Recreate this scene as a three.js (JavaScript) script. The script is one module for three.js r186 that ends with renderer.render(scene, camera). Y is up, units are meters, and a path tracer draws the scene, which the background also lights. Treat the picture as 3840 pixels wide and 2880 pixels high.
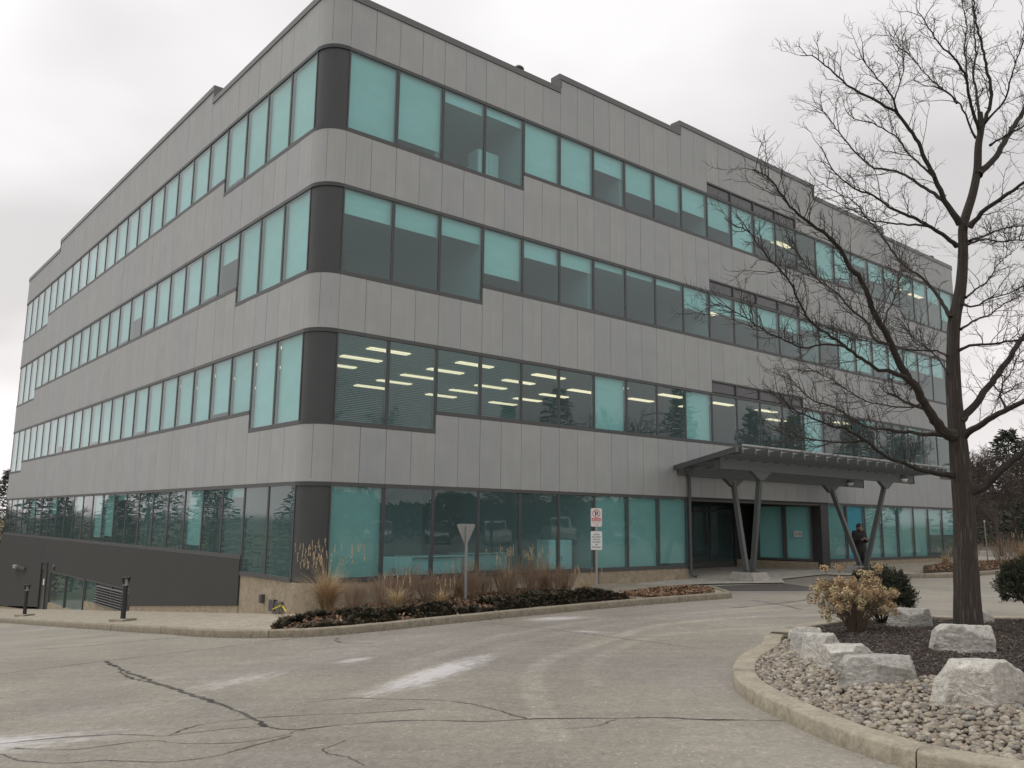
import * as THREE from 'three';
import { mergeGeometries, mergeVertices } from 'three/addons/utils/BufferGeometryUtils.js';
import { RoundedBoxGeometry } from 'three/addons/geometries/RoundedBoxGeometry.js';
import { MarchingCubes } from 'three/addons/objects/MarchingCubes.js';
import { RectAreaLightUniformsLib } from 'three/addons/lights/RectAreaLightUniformsLib.js';

// ------------------------------------------------------------------ camera
const scene = new THREE.Scene();
const camera = new THREE.PerspectiveCamera(48.74, 4 / 3, 0.1, 900);
camera.position.set(-8.56, 1.7, 17.145);
camera.quaternion.setFromRotationMatrix(new THREE.Matrix4().makeBasis(
  new THREE.Vector3(0.765, 0.012, 0.644).normalize(),
  new THREE.Vector3(-0.111, 0.987, 0.114).normalize(),
  new THREE.Vector3(-0.634, -0.159, 0.757).normalize()));
const renderer = new THREE.WebGLRenderer({ antialias: true });
renderer.toneMapping = THREE.LinearToneMapping;
renderer.toneMappingExposure = 1.38;
renderer.shadowMap.enabled = true;
renderer.shadowMap.type = THREE.PCFSoftShadowMap;

// ------------------------------------------------------------------ noise
const hash = (x, y, z = 0) => { let h = (x * 374761393 + y * 668265263 + z * 2147483647) | 0; h = Math.imul(h ^ (h >>> 13), 1274126177); h ^= h >>> 16; return (h >>> 0) / 4294967296; };
const fade = (t) => t * t * (3 - 2 * t);
function n2(x, y, s = 0) {
  const i = Math.floor(x), j = Math.floor(y), u = fade(x - i), v = fade(y - j);
  const a = hash(i, j, s), b = hash(i + 1, j, s), c = hash(i, j + 1, s), d = hash(i + 1, j + 1, s);
  return a + (b - a) * u + (c - a + (a - b - c + d) * u) * v;
}
function n3(x, y, z, s = 0) {
  const k = Math.floor(z), w = fade(z - k);
  return n2(x, y, s + k * 131) * (1 - w) + n2(x, y, s + (k + 1) * 131) * w;
}
const fbm = (x, y, o = 4, s = 0) => { let v = 0, a = 0.5, f = 1, t = 0; for (let i = 0; i < o; i++) { v += a * n2(x * f, y * f, s + i * 17); t += a; a *= 0.5; f *= 2.03; } return v / t; };
const fbm3 = (x, y, z, o = 4, s = 0) => { let v = 0, a = 0.5, f = 1, t = 0; for (let i = 0; i < o; i++) { v += a * n3(x * f, y * f, z * f, s + i * 17); t += a; a *= 0.5; f *= 2.03; } return v / t; };
function rng(seed) { let a = seed >>> 0; return () => { a = (a + 0x6D2B79F5) | 0; let t = Math.imul(a ^ (a >>> 15), 1 | a); t = (t + Math.imul(t ^ (t >>> 7), 61 | t)) ^ t; return ((t ^ (t >>> 14)) >>> 0) / 4294967296; }; }
const sm = (a, b, x) => fade(Math.min(1, Math.max(0, (x - a) / (b - a))));
const lerp = (a, b, t) => a + (b - a) * t;

// ------------------------------------------------------------------ overcast sky (air and cloud only) and a weak, wide sun
{
  const W = 1024, H = 512, d = new Float32Array(W * H * 4);
  for (let j = 0; j < H; j++) for (let i = 0; i < W; i++) {
    const el = ((j + 0.5) / H - 0.5) * Math.PI, az = ((i + 0.5) / W - 0.5) * 2 * Math.PI;
    const y = Math.sin(el), x = Math.cos(el) * Math.cos(az), z = Math.cos(el) * Math.sin(az);
    const q = 1 / (Math.max(y, 0) + 0.22);
    const c = fbm3(x * q * 1.15 + 3.1, z * q * 1.15 + 7.7, y * 1.5, 5, 5), c2 = fbm3(x * q * 0.45 + 1.3, z * q * 0.45 + 4.2, 0.5, 3, 41);
    let v = 0.61 + 0.85 * (c - 0.5) + 0.45 * (c2 - 0.5);
    v = lerp(v, 0.72, sm(0.18, 0.0, y) * 0.55);
    v = Math.max(0.48, Math.min(0.71, v));
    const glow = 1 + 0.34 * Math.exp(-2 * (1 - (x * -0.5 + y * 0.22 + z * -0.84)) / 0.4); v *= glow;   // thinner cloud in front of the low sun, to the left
    const warm = sm(0.4, 0.0, y) * 0.03, cool = sm(0.62, 0.9, v);
    let r = v * (1.008 + warm), gg = v * (0.99 + 0.005 * cool), b = v * (0.99 + 0.02 * cool - warm * 0.4);
    if (y < 0) { const t = sm(0, -0.06, y); r = lerp(r, 0.16, t); gg = lerp(gg, 0.15, t); b = lerp(b, 0.13, t); }
    const k = (j * W + i) * 4; d[k] = r; d[k + 1] = gg; d[k + 2] = b; d[k + 3] = 1;
  }
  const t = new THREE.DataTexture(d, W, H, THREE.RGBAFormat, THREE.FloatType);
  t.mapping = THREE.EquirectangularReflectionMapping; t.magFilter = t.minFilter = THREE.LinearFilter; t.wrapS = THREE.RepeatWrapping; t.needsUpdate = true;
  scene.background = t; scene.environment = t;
}
const sun = new THREE.DirectionalLight(new THREE.Color().setRGB(1, 0.985, 0.96), 1.0);
sun.position.set(-8, 78, -22); sun.target.position.set(10, 0, 0);
sun.castShadow = true; sun.shadow.radius = 45; sun.shadow.mapSize.set(2048, 2048);
Object.assign(sun.shadow.camera, { left: -70, right: 70, top: 70, bottom: -70, near: 1, far: 220 });
scene.add(sun, sun.target);
RectAreaLightUniformsLib.init();

// ------------------------------------------------------------------ helpers
const V3 = (x, y, z) => new THREE.Vector3(x, y, z);
const used = {};
const numbered = (n) => { const k = used[n] = (used[n] || 0) + 1; return k === 1 ? n : `${n}_${String(k - 1).padStart(3, '0')}`; };
const shade = (o) => { o.castShadow = o.receiveShadow = true; return o; };
function part(name, geo, mat, parent, pos, rotY) {
  const m = shade(new THREE.Mesh(geo, mat)); m.name = name; if (pos) m.position.set(...pos); if (rotY) m.rotation.y = rotY; parent.add(m); return m;
}
function thing(name, label, category, pos = [0, 0, 0], turn = 0, group) {
  const o = new THREE.Group(); o.name = numbered(name); o.position.set(...pos); o.rotation.y = turn; o.userData = { label, category }; if (group) o.userData.group = group; scene.add(o); return o;
}
function single(name, geo, mat, label, category, pos, turn, group) {
  const m = part(numbered(name), geo, mat, scene, pos, turn); m.userData = { label, category }; if (group) m.userData.group = group; return m;
}
function struct(name, geo, mat) { const m = part(numbered(name), geo, mat, scene); m.userData = { kind: 'structure' }; return m; }
const bx = (w, h, d, x = 0, y = 0, z = 0) => new THREE.BoxGeometry(w, h, d).translate(x, y, z);           // centred
const b0 = (x0, y0, z0, x1, y1, z1) => bx(x1 - x0, y1 - y0, z1 - z0, (x0 + x1) / 2, (y0 + y1) / 2, (z0 + z1) / 2);
const merge = (a) => mergeGeometries(a.map((g) => { const h = g.index ? g.toNonIndexed() : g; for (const k of Object.keys(h.attributes)) if (!['position', 'normal', 'uv'].includes(k)) h.deleteAttribute(k); return h; }));
// uv in metres / s, by the way each face points
function uvBox(geo, s = 1, ox = 0, oy = 0) {
  const g = geo.index ? geo.toNonIndexed() : geo; const p = g.attributes.position; const uv = new Float32Array(p.count * 2);
  const a = V3(), b = V3(), c = V3();
  for (let i = 0; i < p.count; i += 3) {
    a.fromBufferAttribute(p, i); b.fromBufferAttribute(p, i + 1).sub(a); c.fromBufferAttribute(p, i + 2).sub(a); b.cross(c);
    const nx = Math.abs(b.x), ny = Math.abs(b.y), nz = Math.abs(b.z);
    for (let k = 0; k < 3; k++) {
      const X = p.getX(i + k), Y = p.getY(i + k), Z = p.getZ(i + k);
      const [u, v] = ny >= nx && ny >= nz ? [X, Z] : nx >= nz ? [Z, Y] : [X, Y];
      uv[(i + k) * 2] = u / s + ox; uv[(i + k) * 2 + 1] = v / s + oy;
    }
  }
  g.setAttribute('uv', new THREE.BufferAttribute(uv, 2)); return g;
}
function tex(w, h, fn, srgb = true) {   // fn(u, v, x, y) -> [r, g, b] in display values 0..1 or a grey
  const d = new Uint8Array(w * h * 4);
  for (let j = 0; j < h; j++) for (let i = 0; i < w; i++) { const c = fn(i / w, j / h, i, j), k = (j * w + i) * 4; const a = Array.isArray(c) ? c : [c, c, c]; for (let q = 0; q < 3; q++) d[k + q] = Math.max(0, Math.min(255, a[q] * 255)); d[k + 3] = 255; }
  const t = new THREE.DataTexture(d, w, h, THREE.RGBAFormat); t.wrapS = t.wrapT = THREE.RepeatWrapping; t.magFilter = THREE.LinearFilter; t.minFilter = THREE.LinearMipmapLinearFilter; t.generateMipmaps = true;
  if (srgb) t.colorSpace = THREE.SRGBColorSpace; t.needsUpdate = true; return t;
}
const tile = (f, P) => (u, v, s = 0, o = 4) => { // noise that wraps over 0..1
  const x = u * P, y = v * P, w = sm(0.8, 1, u), q = sm(0.8, 1, v);
  const a = f(x, y, o, s), b = f(x - P, y, o, s), c = f(x, y - P, o, s), e = f(x - P, y - P, o, s);
  return lerp(lerp(a, b, w), lerp(c, e, w), q);
};
const col = (r, g, b) => new THREE.Color().setRGB(r, g, b);
const mat = (r, g, b, rough = 0.8, metal = 0, extra = {}) => new THREE.MeshStandardMaterial({ color: col(r, g, b), roughness: rough, metalness: metal, ...extra });
// a round tube of changing radius along points; returns positions pushed into a shared builder
class Build {
  constructor() { this.p = []; this.n = []; this.u = []; this.i = []; }
  tube(pts, r0, r1, sides = 6, cap = false) {
    const N = pts.length, base = this.p.length / 3; let ref = V3(0.31, 0.2, 0.93); const t = V3(), a = V3(), b = V3(); let len = 0;
    for (let k = 0; k < N; k++) {
      t.subVectors(pts[Math.min(N - 1, k + 1)], pts[Math.max(0, k - 1)]).normalize();
      if (Math.abs(t.dot(ref)) > 0.95) ref = Math.abs(t.x) < 0.7 ? V3(1, 0, 0) : V3(0, 1, 0);
      a.crossVectors(t, ref).normalize(); b.crossVectors(t, a); ref = V3().crossVectors(a, t).normalize();
      if (k) len += pts[k].distanceTo(pts[k - 1]);
      const s = k / (N - 1), r = typeof r0 === 'function' ? r0(s) : r0 + (r1 - r0) * s;
      for (let q = 0; q <= sides; q++) { const c = Math.cos(q / sides * 2 * Math.PI), e = Math.sin(q / sides * 2 * Math.PI), nx = a.x * c + b.x * e, ny = a.y * c + b.y * e, nz = a.z * c + b.z * e; this.p.push(pts[k].x + nx * r, pts[k].y + ny * r, pts[k].z + nz * r); this.n.push(nx, ny, nz); this.u.push(q / sides, len); }
      if (k) for (let q = 0; q < sides; q++) { const A = base + (k - 1) * (sides + 1) + q, B = A + sides + 1; this.i.push(A, A + 1, B, B, A + 1, B + 1); }
    }
    return this;
  }
  quad(o, a, b) { // parallelogram at o spanned by a and b
    const k = this.p.length / 3, n = V3().crossVectors(a, b).normalize();
    for (const [s, q] of [[0, 0], [1, 0], [1, 1], [0, 1]]) { this.p.push(o.x + a.x * s + b.x * q, o.y + a.y * s + b.y * q, o.z + a.z * s + b.z * q); this.n.push(n.x, n.y, n.z); this.u.push(s, q); }
    this.i.push(k, k + 1, k + 2, k, k + 2, k + 3); return this;
  }
  tri(a, b, c) { const k = this.p.length / 3, n = V3().crossVectors(V3().subVectors(b, a), V3().subVectors(c, a)).normalize(); for (const q of [a, b, c]) { this.p.push(q.x, q.y, q.z); this.n.push(n.x, n.y, n.z); this.u.push(0, 0); } this.i.push(k, k + 1, k + 2); return this; }
  geo() {
    const g = new THREE.BufferGeometry(); g.setAttribute('position', new THREE.Float32BufferAttribute(this.p, 3)); g.setAttribute('normal', new THREE.Float32BufferAttribute(this.n, 3)); g.setAttribute('uv', new THREE.Float32BufferAttribute(this.u, 2)); g.setIndex(this.i); return g;
  }
}
function instanced(name, geo, m, list, parent) { // list of [Matrix4, Color?]
  const o = shade(new THREE.InstancedMesh(geo, m, list.length)); o.name = name; o.userData = { kind: 'stuff' };
  list.forEach(([mm, c], i) => { o.setMatrixAt(i, mm); if (c) o.setColorAt(i, c); }); parent.add(o); return o;
}
const M4 = (p, e, s) => new THREE.Matrix4().compose(p, new THREE.Quaternion().setFromEuler(e), s);

// ------------------------------------------------------------------ terrain: falls to the building's corner and on down its left side
const soft = (u, s = 2.5) => -s * Math.log1p(Math.exp(Math.max(-50, Math.min(50, -u / s))));
const g = (x, z) => Math.max(-4.2, 0.034 * soft(x + 1.2 * Math.max(z, 0) - 13.3)) + 0.08 * Math.max(-42, Math.min(z, 0)) * (1 - sm(4, 12, x));
const inPoly = (P, x, z) => { let c = false; for (let i = 0, j = P.length - 1; i < P.length; j = i++) { const [a, b] = P[i], [d, e] = P[j]; if ((b > z) !== (e > z) && x < (d - a) * (z - b) / (e - b) + a) c = !c; } return c; };
const edgeDist = (P, x, z) => { let m = 1e9; for (let i = 0, j = P.length - 1; i < P.length; j = i++) { const [a, b] = P[j], [c, d] = P[i], dx = c - a, dz = d - b, t = Math.max(0, Math.min(1, ((x - a) * dx + (z - b) * dz) / (dx * dx + dz * dz + 1e-9))); m = Math.min(m, Math.hypot(x - a - dx * t, z - b - dz * t)); } return m; };
function sheet(P, hf, cell = 0.5, uvs = 1) { // polygon cut into cells, each vertex raised to hf
  const xs = P.map((p) => p[0]), zs = P.map((p) => p[1]); const pos = [], idx = [], uv = [];
  const clip = (poly, f) => { const out = []; for (let i = 0; i < poly.length; i++) { const a = poly[i], b = poly[(i + 1) % poly.length], fa = f(a), fb = f(b); if (fa >= 0) out.push(a); if ((fa >= 0) !== (fb >= 0)) { const t = fa / (fa - fb); out.push([a[0] + (b[0] - a[0]) * t, a[1] + (b[1] - a[1]) * t]); } } return out; };
  const x0 = Math.min(...xs), x1 = Math.max(...xs), z0 = Math.min(...zs), z1 = Math.max(...zs);
  for (let x = x0; x < x1; x += cell) {
    const strip = clip(clip(P, (p) => p[0] - x), (p) => x + cell - p[0]); if (strip.length < 3) continue;
    for (let z = z0; z < z1; z += cell) {
      let q = clip(clip(strip, (p) => p[1] - z), (p) => z + cell - p[1]); if (q.length < 3) continue;
      q = q.filter((p, i) => { const r = q[(i + 1) % q.length]; return Math.hypot(p[0] - r[0], p[1] - r[1]) > 1e-5; }); if (q.length < 3) continue;
      const k = pos.length / 3, v = q.map((p) => new THREE.Vector2(p[0], p[1]));
      for (const p of q) { pos.push(p[0], hf(p[0], p[1]), p[1]); uv.push(p[0] / uvs, p[1] / uvs); }
      for (const t of THREE.ShapeUtils.triangulateShape(v, [])) { const [a, b, c] = t, A = v[a], B = v[b], C = v[c]; const s = (B.x - A.x) * (C.y - A.y) - (B.y - A.y) * (C.x - A.x); if (Math.abs(s) < 1e-9) continue; s < 0 ? idx.push(k + a, k + b, k + c) : idx.push(k + a, k + c, k + b); }
    }
  }
  const o = new THREE.BufferGeometry(); o.setAttribute('position', new THREE.Float32BufferAttribute(pos, 3)); o.setAttribute('uv', new THREE.Float32BufferAttribute(uv, 2)); o.setIndex(idx);
  const r = mergeVertices(o, 1e-4); r.computeVertexNormals(); return r;
}
const smooth = (pts, n = 12, closed = false) => new THREE.CatmullRomCurve3(pts.map(([x, z]) => V3(x, 0, z)), closed, 'centripetal').getSpacedPoints(pts.length * n).map((p) => [p.x, p.z]);
// ------------------------------------------------------------------ road surface: one colour function in world metres, baked for a near and a far sheet
const CRACKS = [ // half width m, darkness, x z ...
  [0.026, 0.52, -4.64, 2.87, -4.71, 3.8, -4.76, 4.88, -4.78, 5.73, -4.78, 6.51, -4.77, 7.39, -4.79, 8.2, -4.85, 8.82, -4.92, 9.22],
  [0.02, 0.55, -4.72, 3.9, -4.86, 4.7, -4.84, 5.4, -4.77, 6.2],
  [0.018, 0.5, -8.2, 6.9, -6.87, 7.92, -6.5, 8.07, -5.98, 8.44, -5.68, 8.87, -5.44, 8.93, -4.98, 9.17, -4.75, 9.59, -4.42, 9.72, -3.85, 10.08, -3.42, 10.64, -3.03, 10.91],
  [0.013, 0.45, -6.82, 8.23, -6.45, 8.72, -5.9, 8.91, -5.66, 9.32, -5.32, 9.65, -4.94, 9.69, -4.71, 9.61],
  [0.014, 0.45, -7.6, 7.8, -6.94, 8.39, -6.84, 8.82, -6.57, 9.22, -6.38, 9.33, -6, 9.82, -5.65, 9.94, -5.22, 9.82, -4.93, 9.77],
  [0.013, 0.45, -5.68, 8.87, -5.39, 8.66, -4.98, 8.71, -4.35, 9.1, -3.99, 9.43, -3.48, 9.74],
  [0.012, 0.45, -4.09, 8.49, -3.68, 8.63, -3.45, 9, -3.14, 9.45, -3, 9.9, -3.04, 10.38, -3.04, 10.93],
  [0.012, 0.5, -4.97, 11.15, -4.93, 10.85, -4.95, 10.49, -4.63, 10.31],
  [0.03, 0.22, -9, -1, -5.51, -0.25, -4.51, 0.35, -3.35, 0.55, -2.46, 0.9],
  [0.025, 0.25, -8, 2.8, -4.63, 2.88, -3.32, 2.91, -1.58, 2.97, -0.76, 3.15],
  [0.02, 0.55, -3.03, 10.91, -2.85, 11.08, -2.47, 11.48, -2.19, 11.73, -1.96, 12.08, -1.45, 12.64],
  [0.011, 0.4, -3.2, 11.28, -2.94, 11.52, -2.52, 11.51],
  [0.014, 0.4, 1.8, 3.9, 1.8, 4.71, 1.78, 5.93, 1.65, 7.53, 1.6, 8.65, 1.59, 9.34],
  [0.05, 0.3, 6.64, 6.22, 7.98, 6.29, 9.16, 6.25, 11, 6.0], [0.05, 0.35, 8.48, 5.45, 7.93, 6.65, 7.42, 7.31], [0.03, 0.3, -1.1, 3.6, -1.35, 4.2, -1.1, 4.8]];
const SALT = [ // x z, long, wide, turn (rad), strength
  [-4.0, 6.45, 0.75, 0.3, 0.35, 0.55], [-4.6, 7.05, 1.1, 0.10, 0.28, 0.22], [-2.1, 8.05, 1.35, 0.26, 0.45, 0.9], [-2.75, 8.5, 0.5, 0.35, 0.45, 0.5], [-1.1, 7.5, 0.7, 0.12, 0.3, 0.5], [-7.2, 7.75, 1.2, 0.35, -0.5, 0.8], [-5.6, 7.15, 0.9, 0.3, -0.3, 0.26],
  [-2.2, 6.2, 0.3, 0.16, -0.0, 0.7], [3.05, 4.72, 0.5, 0.3, -0.6, 0.85], [1.95, 6.7, 0.4, 0.1, -1.3, 0.6], [-1.7, 6.0, 1.0, 1.1, -0.2, 0.22], [-1.2, 5.2, 0.9, 0.3, -0.3, 0.25], [-3.2, 9.6, 0.8, 0.2, 0.6, 0.14], [-5.2, 9.3, 1.1, 0.25, -0.6, 0.16], [-5.9, 5.2, 1.4, 0.5, -0.2, 0.12], [-1.4, 4.5, 1.2, 0.12, -0.1, 0.25]];
const TYRES = [[0.17, 0.17, -3.4, 11.6, -2.73, 10.69, -2.01, 9.74, -1.16, 8.85, -0.24, 8.25, 1.08, 7.79, 3.32, 7.07, 5.1, 7.32, 6.39, 7.91, 8, 9], [0.16, 0.12, -1.4, 10.1, -0.59, 9.22, 1.12, 8.29, 2.43, 7.96, 3.69, 8.33, 4.9, 8.85], [0.2, 0.12, -1.6, 6.9, 0.86, 5.85, 1.67, 5.77, 3.3, 5.64, 4.23, 6.04, 6.02, 6.35, 9, 6.6], [0.2, 0.09, -3.5, 8.6, -1, 7.3, 1.2, 6.6, 3.6, 6.4, 6.5, 6.9, 9, 7.7], [0.25, 0.06, -9, 6, -6, 5.5, -3, 5, 0, 4.8, 4, 5.1, 8, 5.7]];
function bakeRoad(x0, z0, w, h, W, H, near) {
  const crack = new Float32Array(W * H), dust = new Float32Array(W * H); const sx = W / w, sz = H / h; const rr = rng(77);
  const stamp = (A, x, z, r, v, edge) => { const i0 = Math.max(0, Math.floor((x - r - x0) * sx)), i1 = Math.min(W - 1, Math.ceil((x + r - x0) * sx)), j0 = Math.max(0, Math.floor((z - r - z0) * sz)), j1 = Math.min(H - 1, Math.ceil((z + r - z0) * sz)); for (let j = j0; j <= j1; j++) for (let i = i0; i <= i1; i++) { const d = Math.hypot((i + 0.5) / sx + x0 - x, (j + 0.5) / sz + z0 - z) / r; if (d < 1) { const q = v * (edge ? Math.min(1, (1 - d) * edge) : 1); if (q > A[j * W + i]) A[j * W + i] = q; } } };
  const walk = (pts, step, fn) => { const c = new THREE.CatmullRomCurve3(pts, false, 'centripetal'), L = c.getLength(), n = Math.ceil(L / step); for (let k = 0; k <= n; k++) { const p = c.getPointAt(k / n); fn(p.x, p.z, k / n * L); } };
  const P = (a) => { const r = []; for (let k = 2; k < a.length; k += 2) r.push(V3(a[k], 0, a[k + 1])); return r; };
  CRACKS.forEach((a, ci) => walk(P(a), 0.6 / sx, (x, z, s) => { const q = n2(s * 3, ci * 7, 3), e = (n2(s * 9, ci * 5, 4) - 0.5) * 0.05 + (n2(s * 31, ci * 5, 5) - 0.5) * 0.025; const r = Math.max(a[0] * (0.6 + 1.3 * q), 0.9 / sx); stamp(crack, x + e, z + e * 0.6, r, Math.min(0.8, a[1] * (0.6 + 0.6 * n2(s * 6, ci, 9))), 2.5); if (near && a[1] > 0.44 && rr() < 0.05) stamp(crack, x + (rr() - 0.5) * 0.12, z + (rr() - 0.5) * 0.12, a[0] * 0.6, a[1] * 0.6, 2); }));
  for (const a of TYRES) walk(P(a), 0.05, (x, z) => stamp(dust, x, z, a[0], a[1], 2.2));
  const d = new Uint8Array(W * H * 4);
  for (let j = 0; j < H; j++) for (let i = 0; i < W; i++) {
    const x = (i + 0.5) / sx + x0, z = (j + 0.5) / sz + z0, k = j * W + i;
    const big = fbm(x * 0.22 + 9, z * 0.22, 3, 2), mid = fbm(x * 1.1, z * 1.1, 3, 60);
    let r = 0.56, gg = 0.536, b = 0.488;                          // display values of the dusty asphalt
    let v = 1 + 0.26 * (big - 0.5) + 0.14 * (mid - 0.5);
    const lil = sm(0.5, 0.62, fbm(x * 0.35 + 40, z * 0.35 + 2, 3, 90)); r = lerp(r, 0.553, lil); gg = lerp(gg, 0.529, lil); b = lerp(b, 0.492, lil);
    if (near) { const fine = hash(i, j, 3), f2 = n2(x * 42, z * 42, 8), f3 = n2(x * 16, z * 16, 12); v += 0.10 * (fine - 0.5) + 0.13 * (f2 - 0.5) + 0.07 * (f3 - 0.5); if (hash(i >> 1, j >> 1, 71) > 0.9955) v += 0.3; if (hash(i >> 1, j >> 1, 73) > 0.993) v -= 0.17; } else v += 0.07 * (hash(i, j, 3) - 0.5) + 0.05 * (n2(x * 9, z * 9, 8) - 0.5);
    // long drag marks of dust along the lane
    v += 0.05 * (n2((x + z) * 0.5, (x - z) * 7, 31) - 0.5);
    v *= 1 + 0.62 * dust[k] * (0.3 + 1.1 * n2(x * 5, z * 5, 55));
    let salt = 0;
    for (const [a, c, l, wd, t, s] of SALT) { const dx = x - a, dz = z - c; if (Math.abs(dx) > l * 2 || Math.abs(dz) > l * 2) continue; const u = (dx * Math.cos(t) - dz * Math.sin(t)) / l, q = (dx * Math.sin(t) + dz * Math.cos(t)) / wd; const e = Math.exp(-(u * u + q * q) * 0.8), m = sm(0.05, 1.05, s * e * 1.25 + ((fbm(u * 1.6 + x * 2, q * 6, 4, 21) - 0.5) * 0.9 + (fbm(x * 11, z * 11, 3, 27) - 0.5) * 0.8) * Math.sqrt(e)); salt = Math.max(salt, m * Math.min(1, s + 0.15)); }
    r *= v; gg *= v; b *= v;
    r = lerp(r, 0.80, salt * 0.8); gg = lerp(gg, 0.785, salt * 0.8); b = lerp(b, 0.78, salt * 0.8);
    const c = 1 - crack[k]; r *= c; gg *= c; b *= c * 1.01;
    d[k * 4] = Math.max(0, Math.min(255, r * 255)); d[k * 4 + 1] = Math.max(0, Math.min(255, gg * 255)); d[k * 4 + 2] = Math.max(0, Math.min(255, b * 255)); d[k * 4 + 3] = 255;
  }
  const t = new THREE.DataTexture(d, W, H, THREE.RGBAFormat); t.colorSpace = THREE.SRGBColorSpace; t.magFilter = THREE.LinearFilter; t.minFilter = THREE.LinearMipmapLinearFilter; t.generateMipmaps = true; t.anisotropy = 8; t.needsUpdate = true; return t;
}
const NEAR = [-10, 1, 16, 14], FAR = [-46, -48, 112, 112];
const tN = tile(fbm, 16), grain = tex(256, 256, (u, v) => 0.5 + 0.7 * (tN(u, v, 5, 4) - 0.5) + 0.3 * (hash(u * 256, v * 256) - 0.5), false);
{
  const uvTo = (geo, [x0, z0, w, h]) => { const p = geo.attributes.position, u = geo.attributes.uv; for (let i = 0; i < p.count; i++) u.setXY(i, (p.getX(i) - x0) / w, (p.getZ(i) - z0) / h); return geo; };
  const [a, b, w, h] = NEAR, [fa, fb, fw, fh] = FAR;
  const bump = (rx, ry) => { const t = grain.clone(); t.repeat.set(rx, ry); t.needsUpdate = true; return t; };
  struct('road', uvTo(sheet([[a, b], [a + w, b], [a + w, b + h], [a, b + h]], g, 0.5), NEAR), new THREE.MeshStandardMaterial({ map: bakeRoad(a, b, w, h, 2048, 1792, true), bumpMap: bump(16, 14), bumpScale: 0.006, roughness: 0.93 }));
  const parts = [[[fa, fb], [fa + fw, fb], [fa + fw, b], [fa, b]], [[fa, b + h], [fa + fw, b + h], [fa + fw, fb + fh], [fa, fb + fh]], [[fa, b], [a, b], [a, b + h], [fa, b + h]], [[a + w, b], [fa + fw, b], [fa + fw, b + h], [a + w, b + h]]];
  struct('road', uvTo(merge(parts.map((p) => sheet(p, g, 1))), FAR), new THREE.MeshStandardMaterial({ map: bakeRoad(fa, fb, fw, fh, 2048, 2048, false), bumpMap: bump(112, 112), bumpScale: 0.006, roughness: 0.93 }));
}
const turfTex = tex(512, 512, (u, v) => { const q = tN(u, v, 3, 5), f = tile(fbm, 90)(u, v, 9, 2); const k = 0.75 + 0.5 * f; return [(0.36 + 0.1 * q) * k, (0.34 + 0.06 * q) * k, (0.24 + 0.02 * q) * k]; });
{ // land out to the horizon, a little under the road sheet
  const geo = new THREE.PlaneGeometry(900, 900, 150, 150).rotateX(-Math.PI / 2), p = geo.attributes.position, u = geo.attributes.uv;
  for (let i = 0; i < p.count; i++) { const x = p.getX(i), z = p.getZ(i); p.setY(i, g(x, z) - 0.12); u.setXY(i, x / 9, z / 9); } geo.computeVertexNormals();
  struct('ground', geo, new THREE.MeshStandardMaterial({ map: turfTex, roughness: 1 }));
}
// ------------------------------------------------------------------ kerbs, pavements, beds
const concTex = tex(512, 512, (u, v, i, j) => { const q = tN(u, v, 21, 5), f = tile(fbm, 60)(u, v, 4, 3), s = hash(i, j, 5); const k = 0.86 + 0.2 * (q - 0.5) + 0.22 * (f - 0.5) + 0.07 * (s - 0.5); return [k, k * 0.985, k * 0.955]; });
const M = {};
M.kerb = mat(0.47, 0.428, 0.355, 0.95, 0, { map: concTex, bumpMap: grain, bumpScale: 0.008 });
M.kerbDark = mat(0.36, 0.325, 0.265, 0.95, 0, { map: concTex, bumpMap: grain, bumpScale: 0.008 });
M.walk = mat(0.50, 0.455, 0.385, 0.95, 0, { map: concTex, bumpMap: grain, bumpScale: 0.004 });
M.slab = mat(0.66, 0.64, 0.6, 0.95, 0, { map: concTex, bumpMap: grain, bumpScale: 0.004 });
M.patch = mat(0.13, 0.122, 0.12, 0.95, 0, { map: concTex, bumpMap: grain, bumpScale: 0.006 });
M.base = mat(0.47, 0.405, 0.315, 0.9, 0, { map: concTex, bumpMap: grain, bumpScale: 0.004 });
M.ped = mat(0.52, 0.51, 0.49, 0.9, 0, { map: concTex, bumpMap: grain, bumpScale: 0.01 });
const soilTex = tex(512, 512, (u, v, i, j) => { const q = tN(u, v, 31, 5), f = tile(fbm, 80)(u, v, 6, 3), s = hash(i, j, 6); const k = 0.5 + 0.6 * (q - 0.5) + 0.8 * (f - 0.5) + 0.25 * (s - 0.5); return [k, k * 0.86, k * 0.74]; });
M.mulch = mat(0.2, 0.18, 0.165, 1, 0, { map: soilTex, bumpMap: grain, bumpScale: 0.02 });
M.soil = mat(0.22, 0.2, 0.17, 1, 0, { map: soilTex, bumpMap: grain, bumpScale: 0.02 });
function offset(path, d) { return path.map((p, i) => { const a = path[Math.max(0, i - 1)], b = path[Math.min(path.length - 1, i + 1)], dx = b[0] - a[0], dz = b[1] - a[1], l = Math.hypot(dx, dz); return [p[0] - dz / l * d, p[1] + dx / l * d]; }); }
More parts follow.
